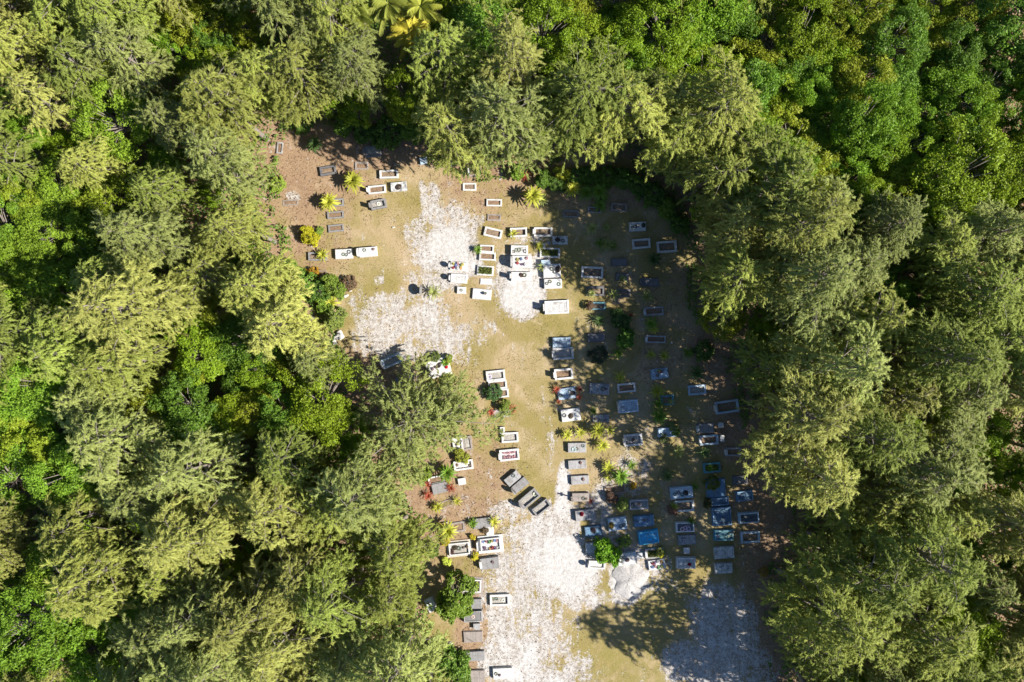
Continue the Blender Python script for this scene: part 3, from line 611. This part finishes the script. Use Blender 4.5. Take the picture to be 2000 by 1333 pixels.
(928,1282,37,20,3,'S','g',.4,0,'','',"grey-brown slab near the bottom, partly under branches"),
(931,1321,32,24,2,'S','p',.3,0,'','',"brownish slab at the bottom edge of the photo"),
(982,1316,39,22,3,'S','w',.45,0,'','kf',"white slab on sand at the bottom edge"),
(841,1182,28,18,-65,'S','w',.3,0,'','',"tilted pale slab glimpsed between branches at the lower west"),
(765,705,38,19,25,'K','b',.45,1,'v','',"blue-grey kerb turned counter-clockwise beside the lone casuarina"),
(790,741,36,19,25,'K','g',.3,0,'v','',"grey kerb under the lone casuarina's branches"),
(858,718,41,36,15,'S','w',.45,1,'','ffdr',"big square white slab with flowers on its corner"),
(968,734,37,20,6,'K','w',.35,0,'v','w',"top plot of the joined white triple kerb"),
(972,752,36,17,6,'K','w',.28,0,'l','',"middle plot of the joined white triple kerb"),
(976,769,35,17,6,'K','w',.25,0,'l','',"bottom plot of the joined white triple kerb"),
(978,808,36,17,9,'K','h',.2,0,'v','',"sandy grey kerb between two red cordylines"),
]
FILL = {'s': 'b_s', 'l': 'b_l', 'v': 'b_v', 'W': 'b_W', 'x': 'b_g', 'g': 'b_g', '': 'b_v', 'm': 'b_v', 'M': 'b_v', 'N': 'b_s'}
def headstone(kind, w, hgt, rr):
    m = MB(); z0 = -.1
    if kind == 1:
        r = w / 2; pr = [(-r, z0), (r, z0)] + [(r * math.cos(t), hgt * .72 + r * .55 * math.sin(t)) for t in np.linspace(0, math.pi, 9)]; m.extrude_x(pr, -.07, .07)
    elif kind == 2: m.box(-.08, .08, -w / 2, w / 2, z0, hgt, .02)
    elif kind == 3:
        m.box(-.06, .06, -.07, .07, z0, hgt * 1.25, .01); m.box(-.055, .055, -w / 2, -.07, hgt * .8, hgt * .95, .01); m.box(-.055, .055, .07, w / 2, hgt * .8, hgt * .95, .01)
        m.box(-.12, .12, -.3, .3, z0, .12, .02)
    elif kind == 4:
        r = w * .42; pr = [(-r * .6, z0), (r * .6, z0), (r * .6, hgt * .35)] + [(r * math.cos(t), hgt * .62 + hgt * .4 * math.sin(t)) for t in np.linspace(-.6, math.pi + .6, 13)] + [(-r * .6, hgt * .35)]; m.extrude_x(pr, -.06, .06)
    else: m.box(-.15, .15, -w * .45, w * .45, z0, hgt, .03)
    return m.mesh("headstone")
def frame(m, L, Wd, t, z0, z1, rr, j):
    m.box(-L / 2, L / 2, Wd / 2 - t, Wd / 2, z0, z1, .015, j, rr); m.box(-L / 2, L / 2, -Wd / 2, -Wd / 2 + t, z0, z1, .015, j, rr)
    m.box(-L / 2, -L / 2 + t, -Wd / 2 + t, Wd / 2 - t, z0, z1 - .003, .015, j, rr); m.box(L / 2 - t, L / 2, -Wd / 2 + t, Wd / 2 - t, z0, z1 - .003, .015, j, rr)
def bed(L, Wd, z, rr, bump=.05):
    xs = np.linspace(-L / 2, L / 2, 13); ys = np.linspace(-Wd / 2, Wd / 2, 8); V = []
    for y in ys:
        for x in xs: V.append((x, y, z + rr.uniform(-bump, bump) * .6 + bump * (1 - (2 * x / L) ** 2) * (1 - (2 * y / Wd) ** 2)))
    F = [(j * 13 + i, j * 13 + i + 1, (j + 1) * 13 + i + 1, (j + 1) * 13 + i) for j in range(7) for i in range(12)]
    return np_mesh("bed", V, F, True)
# ---- small things laid on graves
def ring_mesh(rng, R=.22, r=.07):
    n = 260; t = rng.uniform(0, 6.28, n); u = rng.uniform(0, 6.28, n); rr = r * rng.uniform(.5, 1, n)
    P = np.stack([(R + rr * np.cos(u)) * np.cos(t), (R + rr * np.cos(u)) * np.sin(t), .06 + rr * np.sin(u)], -1)
    V, F = leaves(P, np.tile([0, 0, 1.], (n, 1)), rng, .06, .12, .8); return np_mesh("wreath", V, F)
def heap_mesh(rng, R=.3, h=.2, n=220, s=(.07, .15)):
    a = rng.uniform(0, 6.28, n); r = R * np.sqrt(rng.uniform(0, 1, n)); z = h * (1 - (r / R) ** 2) * rng.uniform(.3, 1, n) + .03
    P = np.stack([r * np.cos(a), r * np.sin(a) * .8, z], -1); V, F = leaves(P, np.tile([0, 0, 1.], (n, 1)), rng, *s, .8); return np_mesh("flower_bunch", V, F)
rg = np.random.default_rng(77)
RING = [ring_mesh(rg) for _ in range(2)]; BUNCH = [heap_mesh(rg, .26, .22), heap_mesh(rg, .2, .18)]; HEAP = [heap_mesh(rg, .45, .16, 420), heap_mesh(rg, .38, .14, 320)]
POSY = [heap_mesh(rg, .17, .16, 80, (.07, .13)) for _ in range(3)]
def pot_meshes():
    p = MB(); p.tube([(0, 0, 0), (0, 0, .12), (0, 0, .26)], [.09, .12, .14], 10); return p.mesh("pot"), heap_mesh(rg, .22, .25, 120)
POT = pot_meshes()
for l in (RING, BUNCH, HEAP, POSY):
    for me in l: me.materials.append(M['petal'])
POT[0].materials.append(M['clean']); POT[1].materials.append(M['petal'])
ITEM = {'w': ("wreath", "white ring wreath", RING, (.85, .85, .83)), 'k': ("wreath", "dark weathered ring wreath", RING, (.20, .24, .19)), 'r': ("wreath", "red round wreath", BUNCH, (.45, .01, .03)),
        'y': ("wreath", "ochre wreath", HEAP, (.40, .25, .05)), 'd': ("flower_heap", "dark brown heap of dried flowers", HEAP, (.10, .07, .06)), 'f': ("flower_bunch", "faded flower bunch", BUNCH, (.30, .22, .20)), 'p': ("flower_pot", "pot of greyish flowers", None, (.22, .24, .24))}
POSYC = [((.42, .09, .10), "red"), ((.60, .36, .40), "pink"), ((.58, .34, .14), "orange"), ((.18, .26, .48), "blue"), ((.6, .6, .6), "white"), ((.58, .52, .16), "yellow"), ((.24, .13, .26), "purple"), ((.12, .28, .10), "green")]
ENDS = [("at the west end", -.33), ("west of the middle", -.16), ("in the middle", 0), ("east of the middle", .17), ("at the east end", .33)]
def put_item(name, meshes, col, x, y, z, rz, sc, label, group):
    o = link(name, meshes, None, None, (x, y, z), rz, col); o.scale = (sc,) * 3
    cat = {"wreath": "wreath", "flower_heap": "flowers", "flower_bunch": "flowers"}.get(name, "flowers"); return tag(o, label, cat, group)
def grave(i, g):
    px, py, L, Wd, ang, typ, cc, h, head, fill, items, desc = g
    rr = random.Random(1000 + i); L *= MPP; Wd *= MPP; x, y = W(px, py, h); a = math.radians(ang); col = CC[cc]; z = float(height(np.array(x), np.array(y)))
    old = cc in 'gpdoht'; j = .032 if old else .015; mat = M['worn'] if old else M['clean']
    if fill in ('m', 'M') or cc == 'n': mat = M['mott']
    if typ == 'B':
        m = MB(); m.box(-L / 2, L / 2, -Wd / 2, Wd / 2, -.1, h * .8, .01); m2 = MB(); m2.box(-L / 2 - .03, L / 2 + .03, -Wd / 2 - .03, Wd / 2 + .03, h * .8, h, .02)
        root = bpy.data.objects.new("grave_block", None); COL.objects.link(root); root.location = (x, y, z); root.rotation_euler = (0, 0, a)
        link("base", m.mesh("base"), mat, root, color=col); link("cap", m2.mesh("cap"), mat, root, color=col)
        tag(root, desc, "grave block", "small blocks and posts among the graves"); top = h
    elif typ == 'R':
        o = link("headstone_marker", headstone(4, 1.55, 1.35, rr), mat, None, (x, y, z), a, col); tag(o, desc, "headstone"); return
    else:
        root = bpy.data.objects.new("grave", None); COL.objects.link(root); root.location = (x, y, z); root.rotation_euler = (0, 0, a); top = h
        t = min(.24 if cc != 'g' else .2, Wd * .2)
        if typ == 'K':
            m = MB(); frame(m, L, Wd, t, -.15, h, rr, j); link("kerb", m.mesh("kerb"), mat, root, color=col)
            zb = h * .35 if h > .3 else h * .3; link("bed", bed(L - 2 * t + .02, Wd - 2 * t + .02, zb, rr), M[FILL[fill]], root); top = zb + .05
            if fill == 'x':
                r2 = np.random.default_rng(i); n = 900; P = np.stack([r2.uniform(-.42, .42, n) * L, r2.uniform(-.36, .36, n) * Wd, zb + r2.uniform(0, .35, n)], -1)
                V, F = leaves(P, np.tile([0, 0, 1.], (n, 1)), r2, .08, .2, .9); link("planting", np_mesh("planting", V, F), M['leaf'], root, color=(.14, .17, .035))
        elif typ == 'N':
            m = MB(); m.box(-L / 2, L / 2, -Wd / 2, Wd / 2, -.15, h * .45, .02); link("base", m.mesh("base"), mat, root, color=col)
            m = MB(); frame(m, L * .8, Wd * .74, .16, h * .45 + .002, h + .12, rr, j * .5); link("kerb", m.mesh("kerb"), M['clean'], root, color=CC['w'])
            link("bed", bed(L * .8 - .3, Wd * .74 - .3, h * .7, rr, .03), M[FILL[fill]], root); top = h * .7 + .05
        else:
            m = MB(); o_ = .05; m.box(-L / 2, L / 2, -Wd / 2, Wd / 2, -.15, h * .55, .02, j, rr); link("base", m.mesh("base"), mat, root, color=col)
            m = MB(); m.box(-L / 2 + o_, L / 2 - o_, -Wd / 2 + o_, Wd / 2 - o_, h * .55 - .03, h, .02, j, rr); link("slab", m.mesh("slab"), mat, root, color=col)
            if typ == 'D':
                m = MB(); frame(m, L - .16, Wd - .16, .13, h + .002, h + .09, rr, .004); link("rim", m.mesh("rim"), mat, root, color=tuple(min(.85, c * 1.25 + .05) for c in col))
                m = MB(); e = .24; dk = (.10, .12, .15) if fill == 'N' else tuple(c * (.93 if cc in 'wbB' else .72) for c in col)
                m.box(-L / 2 + e, L / 2 - e, -Wd / 2 + e, Wd / 2 - e, h + .004, h + .03, .005); link("inset_panel", m.mesh("inset_panel"), M['mott'] if cc in 'nt' or fill == 'N' else M['worn'], root, color=dk)
        if head:
            hh = {1: 1.0, 2: .85, 3: .9, 4: .95, 5: .5}[head] + (.25 if h > .45 else 0); hw = Wd * {1: .85, 2: .5, 3: .4, 4: .75, 5: .7}[head]
            link("headstone", headstone(head, hw, hh, rr), mat, root, (-L / 2 + (-.085 if head < 5 else .06), 0, 0.002), color=CC['w'] if head == 5 or cc in 'wbc' else col)
        tag(root, desc, "grave", "graves in the clearing")
    ca, sa = math.cos(a), math.sin(a); short = " ".join(desc.split()[:9]).rstrip(',')
    its = [c for c in items if c != 'F']; nF = items.count('F')
    us = sorted(rr.sample(range(5), min(5, len(its)))) if its else []
    for q, c in enumerate(its):
        nm, lab, ms, colr = ITEM[c]; pos, u = ENDS[us[q]]; lx = u * L; ly = rr.uniform(-.2, .2) * Wd if typ != 'K' else rr.uniform(-.12, .12) * Wd
        X = x + lx * ca - ly * sa; Y = y + lx * sa + ly * ca; sc = min(1.15, Wd / 1.15) * rr.uniform(.6, .95); cl = tuple(v * rr.uniform(.8, 1.2) for v in colr)
        lb = f"{lab} {pos} of the {' '.join(desc.split()[:16 - len(lab.split()) - len(pos.split()) - 2]).rstrip(',')}"
        while lb.split()[-1] in ('a', 'the', 'with', 'of', 'in', 'and', 'to', 'at', 'by', 'on', 'from', 'under', 'its', 'around', 'above', 'below', 'beside', 'between', 'right', 'under'): lb = lb.rsplit(' ', 1)[0]
        if c == 'p':
            r = bpy.data.objects.new("flower_pot", None); COL.objects.link(r); r.location = (X, Y, z + top); r.scale = (sc,) * 3
            link("pot", POT[0], None, r, color=(.6, .6, .6)); o2 = link("flowers", POT[1], None, r, (0, 0, .2), color=cl); tag(r, lb, "flower pot", "flowers and wreaths laid on graves")
        else: put_item(nm, ms[q % 2], cl, X, Y, z + top, rr.uniform(0, 6.28), sc, lb, "flowers and wreaths laid on graves")
    pink = 'pink' in desc
    for q in range(nF):
        row = q % 2 if nF > 2 else 0; k = q // 2; nk = max(1, (nF + 1) // 2); lx = (-.36 + .72 * (k + .5) / nk) * L * .92; ly = (-.2 if row else .2) * Wd
        if not pink: lx += rr.uniform(-.09, .09); ly += rr.uniform(-.1, .1)
        X = x + lx * ca - ly * sa; Y = y + lx * sa + ly * ca
        colr, cn = POSYC[(q * 3 + i) % 8] if not pink else POSYC[1]
        rowt = "lower row" if row else "upper row"; nth = ["first", "second", "third", "fourth", "fifth", "sixth"][k]
        lb = f"{cn} posy, {nth} from west, {rowt}, on the {' '.join(desc.split()[:6])}"
        put_item("flower_posy", POSY[q % 3], colr, X, Y, z + top, rr.uniform(0, 6), rr.uniform(1.0, 1.55), lb, "flowers and wreaths laid on graves")
for i, g in enumerate(G): grave(i, g)
# ---------------------------------------------------------------- strap-leaved plants
def strap_mesh(rng, n=34, L=.8, w=.085, up=60):
    V, F = [], []
    for i in range(n):
        ph = 2.399 * i + rng.uniform(-.2, .2); el = math.radians(rng.uniform(1, 8) + up * (i / n)); l = L * rng.uniform(.75, 1.1) * (1 - .25 * i / n)
        dh = np.array([math.cos(ph), math.sin(ph), 0.]); lat = np.array([-dh[1], dh[0], 0]); m = 5; b = len(V)
        for k in range(m + 1):
            s = k / m; p = dh * math.cos(el) * l * s + np.array([0, 0, .18 + math.sin(el) * l * s - .45 * l * s * s * math.cos(el)]); ww = lat * w * (.5 + 1.4 * s) * (1 - s) ** .6 * .7
            V += [p - ww, p + ww]
        F += [(b + 2 * k, b + 2 * k + 1, b + 2 * k + 3, b + 2 * k + 2) for k in range(m)]
    V = np.array(V); V[:, 2] = np.maximum(V[:, 2], .03); return np_mesh("strap_leaves", V, np.array(F))
def make_strap(seed, n, L, w, hs):
    rng = np.random.default_rng(seed); me = strap_mesh(rng, n, L, w); st = MB(); st.tube([(0, 0, -.05), (0, 0, .2 + hs)], [.06, .045], 6)
    co = np.empty(len(me.vertices) * 3, np.float32); me.vertices.foreach_get("co", co); co = co.reshape(-1, 3); co[:, 2] += hs; me.vertices.foreach_set("co", co.ravel()); return me, st.mesh("stem")
STR = Kind("strap_leaf_plant", [((501, 46, .85, .075, .3), {}), ((502, 32, .9, .06, .2), {}), ((503, 64, .8, .085, .5), {})], make_strap, M['strap'], M['pbark'], 'leaves')
YG, GR, PA, RD = (.44, .45, .06), (.17, .28, .035), (.34, .38, .12), (.36, .08, .045)
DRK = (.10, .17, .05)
ST = [(693,357,18,YG,"beside the bright white kerb"),(645,398,16,YG,"on the grey kerb head, upper west column"),(630,498,11,YG,"at the east end of the lower west grey kerb"),(617,285,14,DRK,"in the shade at the top west corner"),(648,592,13,YG,"by the white rocks at the west edge"),
 (1040,386,18,YG,"bright and large, under the top casuarina fringe"),(1058,392,11,PA,"right beside the large bright one under the casuarina fringe"),(1103,368,12,DRK,"at the west end of the strap hedge"),(1117,372,15,YG,"bright golden one in the strap hedge"),(1143,378,14,GR,"in the middle of the strap hedge"),(1168,376,15,GR,"towards the east end of the strap hedge"),(1178,388,12,GR,"lowest of the strap hedge's east end"),(1172,402,12,GR,"over the pale kerb end below the hedge"),
 (1156,446,12,PA,"standing alone in shade below the strap hedge"),(1185,444,7,PA,"tiny, right of the lone one below the strap hedge"),(1172,476,11,GR,"west one of the trio below the hedge"),(1185,478,12,PA,"middle one of the trio below the hedge"),(1197,480,9,GR,"east one of the trio below the hedge"),(1277,508,12,DRK,"dark one below the branch-covered white kerb"),(1215,545,9,PA,"on the lower of the two dark slabs"),(1155,573,8,PA,"at the head of the dark kerb in shade"),(1199,576,11,PA,"pale, between two dark kerbs"),(1263,580,11,PA,"pale, under the dark slab with white headstone"),(1170,626,13,DRK,"dark, beside the flowering bush in deep shade"),(1271,632,12,GR,"above the kerb with the upright head block"),(1276,644,9,YG,"yellowish, touching the kerb with the upright head block"),(1207,690,10,GR,"against the green bush foot"),
 (1272,693,9,YG,"west one of a yellowish pair below the head block kerb"),(1297,695,9,YG,"east one of a yellowish pair below the head block kerb"),(1342,690,11,GR,"at the branch tips of the east trees"),(1361,728,13,DRK,"dark, on litter above the thin blue-grey kerb"),(1211,737,11,YG,"above the cream-white kerb"),(1283,764,13,YG,"top of the vertical strap hedge in the eastern column"),(1285,789,12,GR,"middle of the vertical strap hedge in the eastern column"),(1286,812,14,GR,"bottom of the vertical strap hedge in the eastern column"),(1310,785,7,PA,"on the broken dark teal kerb"),
 (1107,849,10,YG,"west end of the row under the grey littered slab"),(1133,845,11,YG,"second from west in the row under the littered slab"),(1166,839,14,YG,"large, third in the row under the littered slab"),(1190,840,11,YG,"east end of the row under the littered slab"),(1176,869,12,YG,"alone below the row, near the white-rimmed grave"),(1159,803,9,GR,"just above the grey littered slab"),(1187,912,12,YG,"bright, west of the rubble trio"),(1233,908,10,GR,"on rubble below the white-rimmed blotched grave"),(1210,928,15,GR,"large green one in the rubble"),(1188,934,9,YG,"small one below the bright rubble plant"),
 (1324,881,12,PA,"pale, below the blue slab with pale plants"),(1375,884,12,DRK,"dark, below the blue-white kerb with head block"),(1303,929,11,DRK,"dark, above the pale blue tomb"),(1386,914,9,GR,"on the teal kerb"),(1316,990,8,YG,"at the corner of the white kerb under the pale blue tomb"),(1357,950,8,GR,"right of the pale blue tomb"),(1350,1018,8,GR,"on the top rim of the three-wreath grave"),
 (847,571,13,PA,"beside the lone round-topped headstone"),(933,488,8,GR,"left of the two touching white kerbs"),(1002,457,9,YG,"in the corner of the upper white kerb"),(1054,481,8,YG,"beside the small white block"),(1058,521,9,PA,"wedged against the broad white tomb"),(874,921,16,GR,"large green, palm-like, among the west graves"),(892,979,9,YG,"small, above the faint flush kerb"),(854,990,10,YG,"left end of the faint flush kerb"),(875,1033,17,YG,"big one beside the pinkish flush kerb"),(923,1022,9,GR,"west end of the grey slab near the flowered tomb"),(965,1019,11,YG,"east end of the grey slab near the flowered tomb"),
 (87*10+0,708,9,GR,"touching the big square white slab"),(1335,1048,0,GR,"")]
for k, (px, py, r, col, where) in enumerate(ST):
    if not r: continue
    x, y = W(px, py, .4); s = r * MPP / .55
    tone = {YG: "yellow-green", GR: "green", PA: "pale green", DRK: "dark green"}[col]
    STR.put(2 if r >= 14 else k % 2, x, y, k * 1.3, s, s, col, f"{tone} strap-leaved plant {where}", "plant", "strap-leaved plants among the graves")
RED = [(835,947,9,"upper west corner of the grey slab"),(836,968,11,"lower west corner of the grey slab"),(880,953,11,"east end of the grey slab"),(874,938,7,"white-edged kerb's east end"),(959,806,9,"west end of the sandy grey kerb"),(1000,800,11,"east end of the sandy grey kerb"),(1087,761,9,"north-west corner of the half-pale slab"),(1091,785,6,"south-west corner of the half-pale slab"),(1132,761,7,"north-east corner of the half-pale slab"),(1131,776,8,"south-east corner of the half-pale slab"),(1154,979,7,"foot of the cross headstone grave"),(1213,704,0,""),(1028,345,11,"hedge under the top casuarinas"),(1233,615,5,"flowering bush in deep shade")]
for k, (px, py, r, where) in enumerate(RED):
    if not r: continue
    x, y = W(px, py, .4); s = r * MPP / .64; STR.put(1, x, y, k * 1.7, s, s, RD, f"red cordyline at the {where}", "plant", "red cordylines")
# ---------------------------------------------------------------- shrubs
SH = [(603,462,19,(.55,.52,.03),"yellow-orange croton bush at the west edge of the upper clearing"),(609,535,11,(.50,.30,.03),"small orange bush beside the tan kerb corner"),(621,452,9,(.20,.28,.05),"small green bush touching the yellow croton"),
 (650,562,24,(.17,.24,.035),"bright green bush at the tip of the west thicket"),(625,575,22,(.10,.18,.03),"green bush in the middle of the west thicket"),(598,560,24,(.12,.20,.03),"dark green bush at the back of the west thicket"),(632,600,18,(.16,.24,.03),"lower green bush of the west thicket"),(679,556,14,(.22,.15,.09),"dry brown bush at the end of the west thicket"),(655,625,22,(.17,.21,.05),"olive bush above the white rock pile"),(570,530,22,(.14,.22,.03),"green bush tucked under casuarinas near the orange bush"),(665,650,0,0,""),
 (890,1165,42,(.13,.19,.025),"big round green bush covering grave ends at the lower west"),(1183,1079,27,(.12,.24,.015),"round bright green bush beside the sandy track"),(1221,1062,11,(.20,.27,.06),"small light bush right of the round bright green bush"),(1216,988,13,(.28,.33,.08),"light green shrub beside the grey pale-centred tomb"),(1195,975,12,(.17,.11,.08),"leafless brown shrub left of the light green shrub"),
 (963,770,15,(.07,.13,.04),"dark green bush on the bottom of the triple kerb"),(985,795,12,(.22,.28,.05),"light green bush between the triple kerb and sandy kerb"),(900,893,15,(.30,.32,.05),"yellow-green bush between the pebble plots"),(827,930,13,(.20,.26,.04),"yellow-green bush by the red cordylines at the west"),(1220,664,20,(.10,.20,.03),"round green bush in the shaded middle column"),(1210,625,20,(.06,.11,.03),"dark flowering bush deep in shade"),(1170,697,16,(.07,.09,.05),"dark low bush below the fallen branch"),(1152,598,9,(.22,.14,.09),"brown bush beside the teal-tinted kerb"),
 (1315,836,10,(.24,.28,.10),"pale bush above the blue slab's east end"),(1320,846,9,(.13,.22,.04),"green bush at the blue slab's east end"),(1297,858,9,(.24,.27,.10),"pale bush under the blue slab"),(1314,1000,10,(.35,.20,.14),"pinkish bush at the corner of the white kerb"),(1290,1083,10,(.22,.25,.06),"leafy bush inside the overgrown plot"),(1293,1087,6,(.65,.60,.05),"yellow flowers at the overgrown plot's corner"),(1412,950,0,0,""),(1393,948,13,(.13,.15,.03),"dark bush growing on the long blue family plot"),(1383,986,10,(.13,.13,.04),"brownish bush at the long family plot's west side"),
 (922,1052,6,(.72,.62,.06),"yellow flowers at the cream grave's north-east corner"),(869,1062,8,(.72,.62,.08),"yellow flowers at the cream grave's north-west corner"),(927,1090,8,(.70,.64,.06),"yellow flowers at the cream grave's south-east corner"),(871,1100,9,(.50,.55,.10),"yellow-green flowers under branches south-west of the cream grave"),(947,1039,7,(.28,.20,.12),"brown plant beside the white block"),(875,703,9,(.25,.30,.05),"light green bush at the top of the square white slab"),(877,738,9,(.28,.32,.06),"light green bush under the square white slab"),(848,700,10,(.12,.16,.04),"green bush left of the square white slab"),
 (1238,952,7,(.60,.38,.03),"orange flowers near the sandy-coloured low kerb"),(1345,945,0,0,""),(760,265,30,(.10,.17,.03),"green bush at the top edge of the upper clearing, west one"),(810,255,30,(.12,.20,.03),"green bush at the top edge of the upper clearing, east one"),(710,262,24,(.09,.16,.03),"dark bush left of the two topmost clearing bushes"),(540,362,14,(.24,.31,.05),"pale green bush at the west edge, lower"),(1060,352,18,(.12,.2,.03),"green bush behind the red cordyline hedge"),(1085,360,16,(.10,.17,.03),"dark bush at the west end of the strap hedge"),(1125,350,18,(.10,.18,.03),"green bush behind the golden strap plant"),(845,1078,14,(.14,.2,.04),"green bush under the casuarina beside the cream grave"),(880,1290,34,(.12,.20,.03),"green bush at the lower west edge, upper one"),(880,1325,34,(.13,.21,.03),"green bush at the bottom edge, beside the brownish slab"),(1335,690,0,0,""),(1500,1118,0,0,""),(1495,1122,9,(.45,.30,.08),"yellow-brown bush at the lower east tree line"),(1010,338,16,(.16,.24,.03),"leafy green bush under the top casuarinas, west of the red cordyline"),(1150,345,20,(.11,.19,.03),"dark leafy bush behind the middle of the strap hedge"),(1185,350,20,(.14,.22,.03),"leafy bush behind the strap hedge's east end"),(1215,352,20,(.10,.18,.03),"dark bush in the top east corner thicket, west one"),(1245,362,22,(.12,.2,.035),"green bush in the top east corner thicket, second from west"),(1275,385,22,(.10,.17,.03),"dark bush in the top east corner thicket, third from west"),(1300,410,20,(.15,.22,.03),"lighter bush in the top east corner thicket, east end"),(1325,440,20,(.11,.18,.03),"dark bush above the branch-covered white kerb"),(1375,690,18,(.10,.15,.03),"dark low bush on litter at the eastern tree line"),(520,250,0,0,""),(1098,342,17,(.30,.32,.03),"yellow-leaved bush at the back of the strap hedge"),(590,245,18,(.10,.17,.03),"dark bush at the clearing's top west corner"),(670,250,20,(.12,.2,.03),"green bush at the top edge above the strap plant in shade"),(1085,1060,0,0,"")]
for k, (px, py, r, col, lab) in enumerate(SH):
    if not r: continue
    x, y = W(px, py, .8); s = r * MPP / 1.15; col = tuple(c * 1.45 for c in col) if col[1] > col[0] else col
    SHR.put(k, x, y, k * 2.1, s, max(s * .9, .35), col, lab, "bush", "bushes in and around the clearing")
# sand mound beside the wreathed tombs
def mound():
    rng = np.random.default_rng(3); x0, y0 = W(1228, 1130); nr, na = 14, 56; V = [(0, 0, .38)]; F = []
    for i in range(1, nr + 1):
        for k in range(na):
            a = 2 * math.pi * k / na; R = 2.15 + .35 * math.sin(3 * a + 1) + .22 * math.sin(7 * a) + rng.uniform(-.1, .1) * (i == nr); s = i / nr
            V.append((R * s * math.cos(a), R * s * 1.05 * math.sin(a), .38 * (1 - s * s) + rng.uniform(-.03, .03) * (1 - s) - .09 * (i == nr)))
    for k in range(na): F.append((0, 1 + k, 1 + (k + 1) % na, 1 + (k + 1) % na))
    me = bpy.data.meshes.new("sand_mound"); T = [(0, 1 + k, 1 + (k + 1) % na) for k in range(na)]
    Q = [(1 + i * na + k, 1 + (i + 1) * na + k, 1 + (i + 1) * na + (k + 1) % na, 1 + i * na + (k + 1) % na) for i in range(nr - 1) for k in range(na)]
    me.from_pydata(V, [], T + Q); me.update(); z = float(height(np.array(x0), np.array(y0)))
    tag(link("sand_mound", me, M['sand'], None, (x0, y0, z + .02)), "low heap of white sand right of the round bright green bush", "sand heap")
M["sand"] = bed_mat("heaped_sand", (.30, .28, .27), (.48, .465, .455), (.40, .385, .375), 6); mound()
# ---------------------------------------------------------------- rocks, fallen branches
def rock(px, py, r, lab, seed):
    rng = np.random.default_rng(seed); import bmesh
    bm = bmesh.new(); bmesh.ops.create_icosphere(bm, subdivisions=3, radius=1)
    for v in bm.verts:
        n = v.co.normalized(); k = 1 + .25 * math.sin(n.x * 3 + seed) + .2 * math.cos(n.y * 4 + seed * 2) + rng.uniform(-.05, .05); v.co = Vector((n.x * k, n.y * k, max(-.2, n.z * k * .6)))
    me = bpy.data.meshes.new("rock"); bm.to_mesh(me); bm.free(); x, y = W(px, py, .2); o = link("rock", me, M['rock'], None, (x, y, .05), seed, (.6, .58, .55)); o.scale = (r * MPP,) * 3
    tag(o, lab, "rock", "pale rocks at the clearing's west edge")
M["rock"] = concrete("limestone", .35, (.45, .42, .38))
for k, (px, py, r, lab) in enumerate([(682,567,4,"white rock, highest of three in a row by the west thicket"),(675,578,4,"white rock, middle of three in a row by the west thicket"),(666,583,4,"white rock, lowest of three in a row by the west thicket"),(661,657,9,"large pale broken rock at the west edge of the clearing"),(652,668,5,"small pale rock left of the large broken rock"),(877,1258,6,"pale rock between branches at the lower west edge"),(641,663,4,"small pale rock furthest west beside the large broken rock"),(768,444,2,"tiny white stone alone on the upper grass"),(1285,963,2,"tiny white stone left of the pale blue tomb"),(1312,670,2,"white stone near the head block kerb")]): rock(px, py, r, lab, k + 1)
def branch(pts, r, lab):
    P = [(*W(a, b, c), c) for a, b, c in pts]; m = MB(); m.tube(P, list(np.linspace(r, r * .3, len(P))), 6); rr = random.Random(len(lab))
    for q in range(6):
        i = rr.randrange(len(P) - 1); p = Vector(P[i]); d = Vector((rr.uniform(-1, 1), rr.uniform(-1, 1), .2)); m.tube([p, p + d * .7, p + d * 1.2 + Vector((0, 0, -.1))], [r * .5, r * .3, .01], 4)
    tag(link("fallen_branch", m.mesh("fallen_branch", True), M['bark']), lab, "branch", "fallen branches")
branch([(1168,650,.1),(1180,654,.3),(1195,660,.3),(1208,667,.1)], .07, "bare grey fallen branch above the round green bush in shade")
branch([(1416,829,.1),(1428,825,.3),(1440,820,.25),(1452,822,.1)], .06, "pale fallen branch under the large blue-white open kerb")
branch([(1263,688,.1),(1240,700,.3),(1232,712,.1)], .05, "thin fallen branch beside the round green bush")
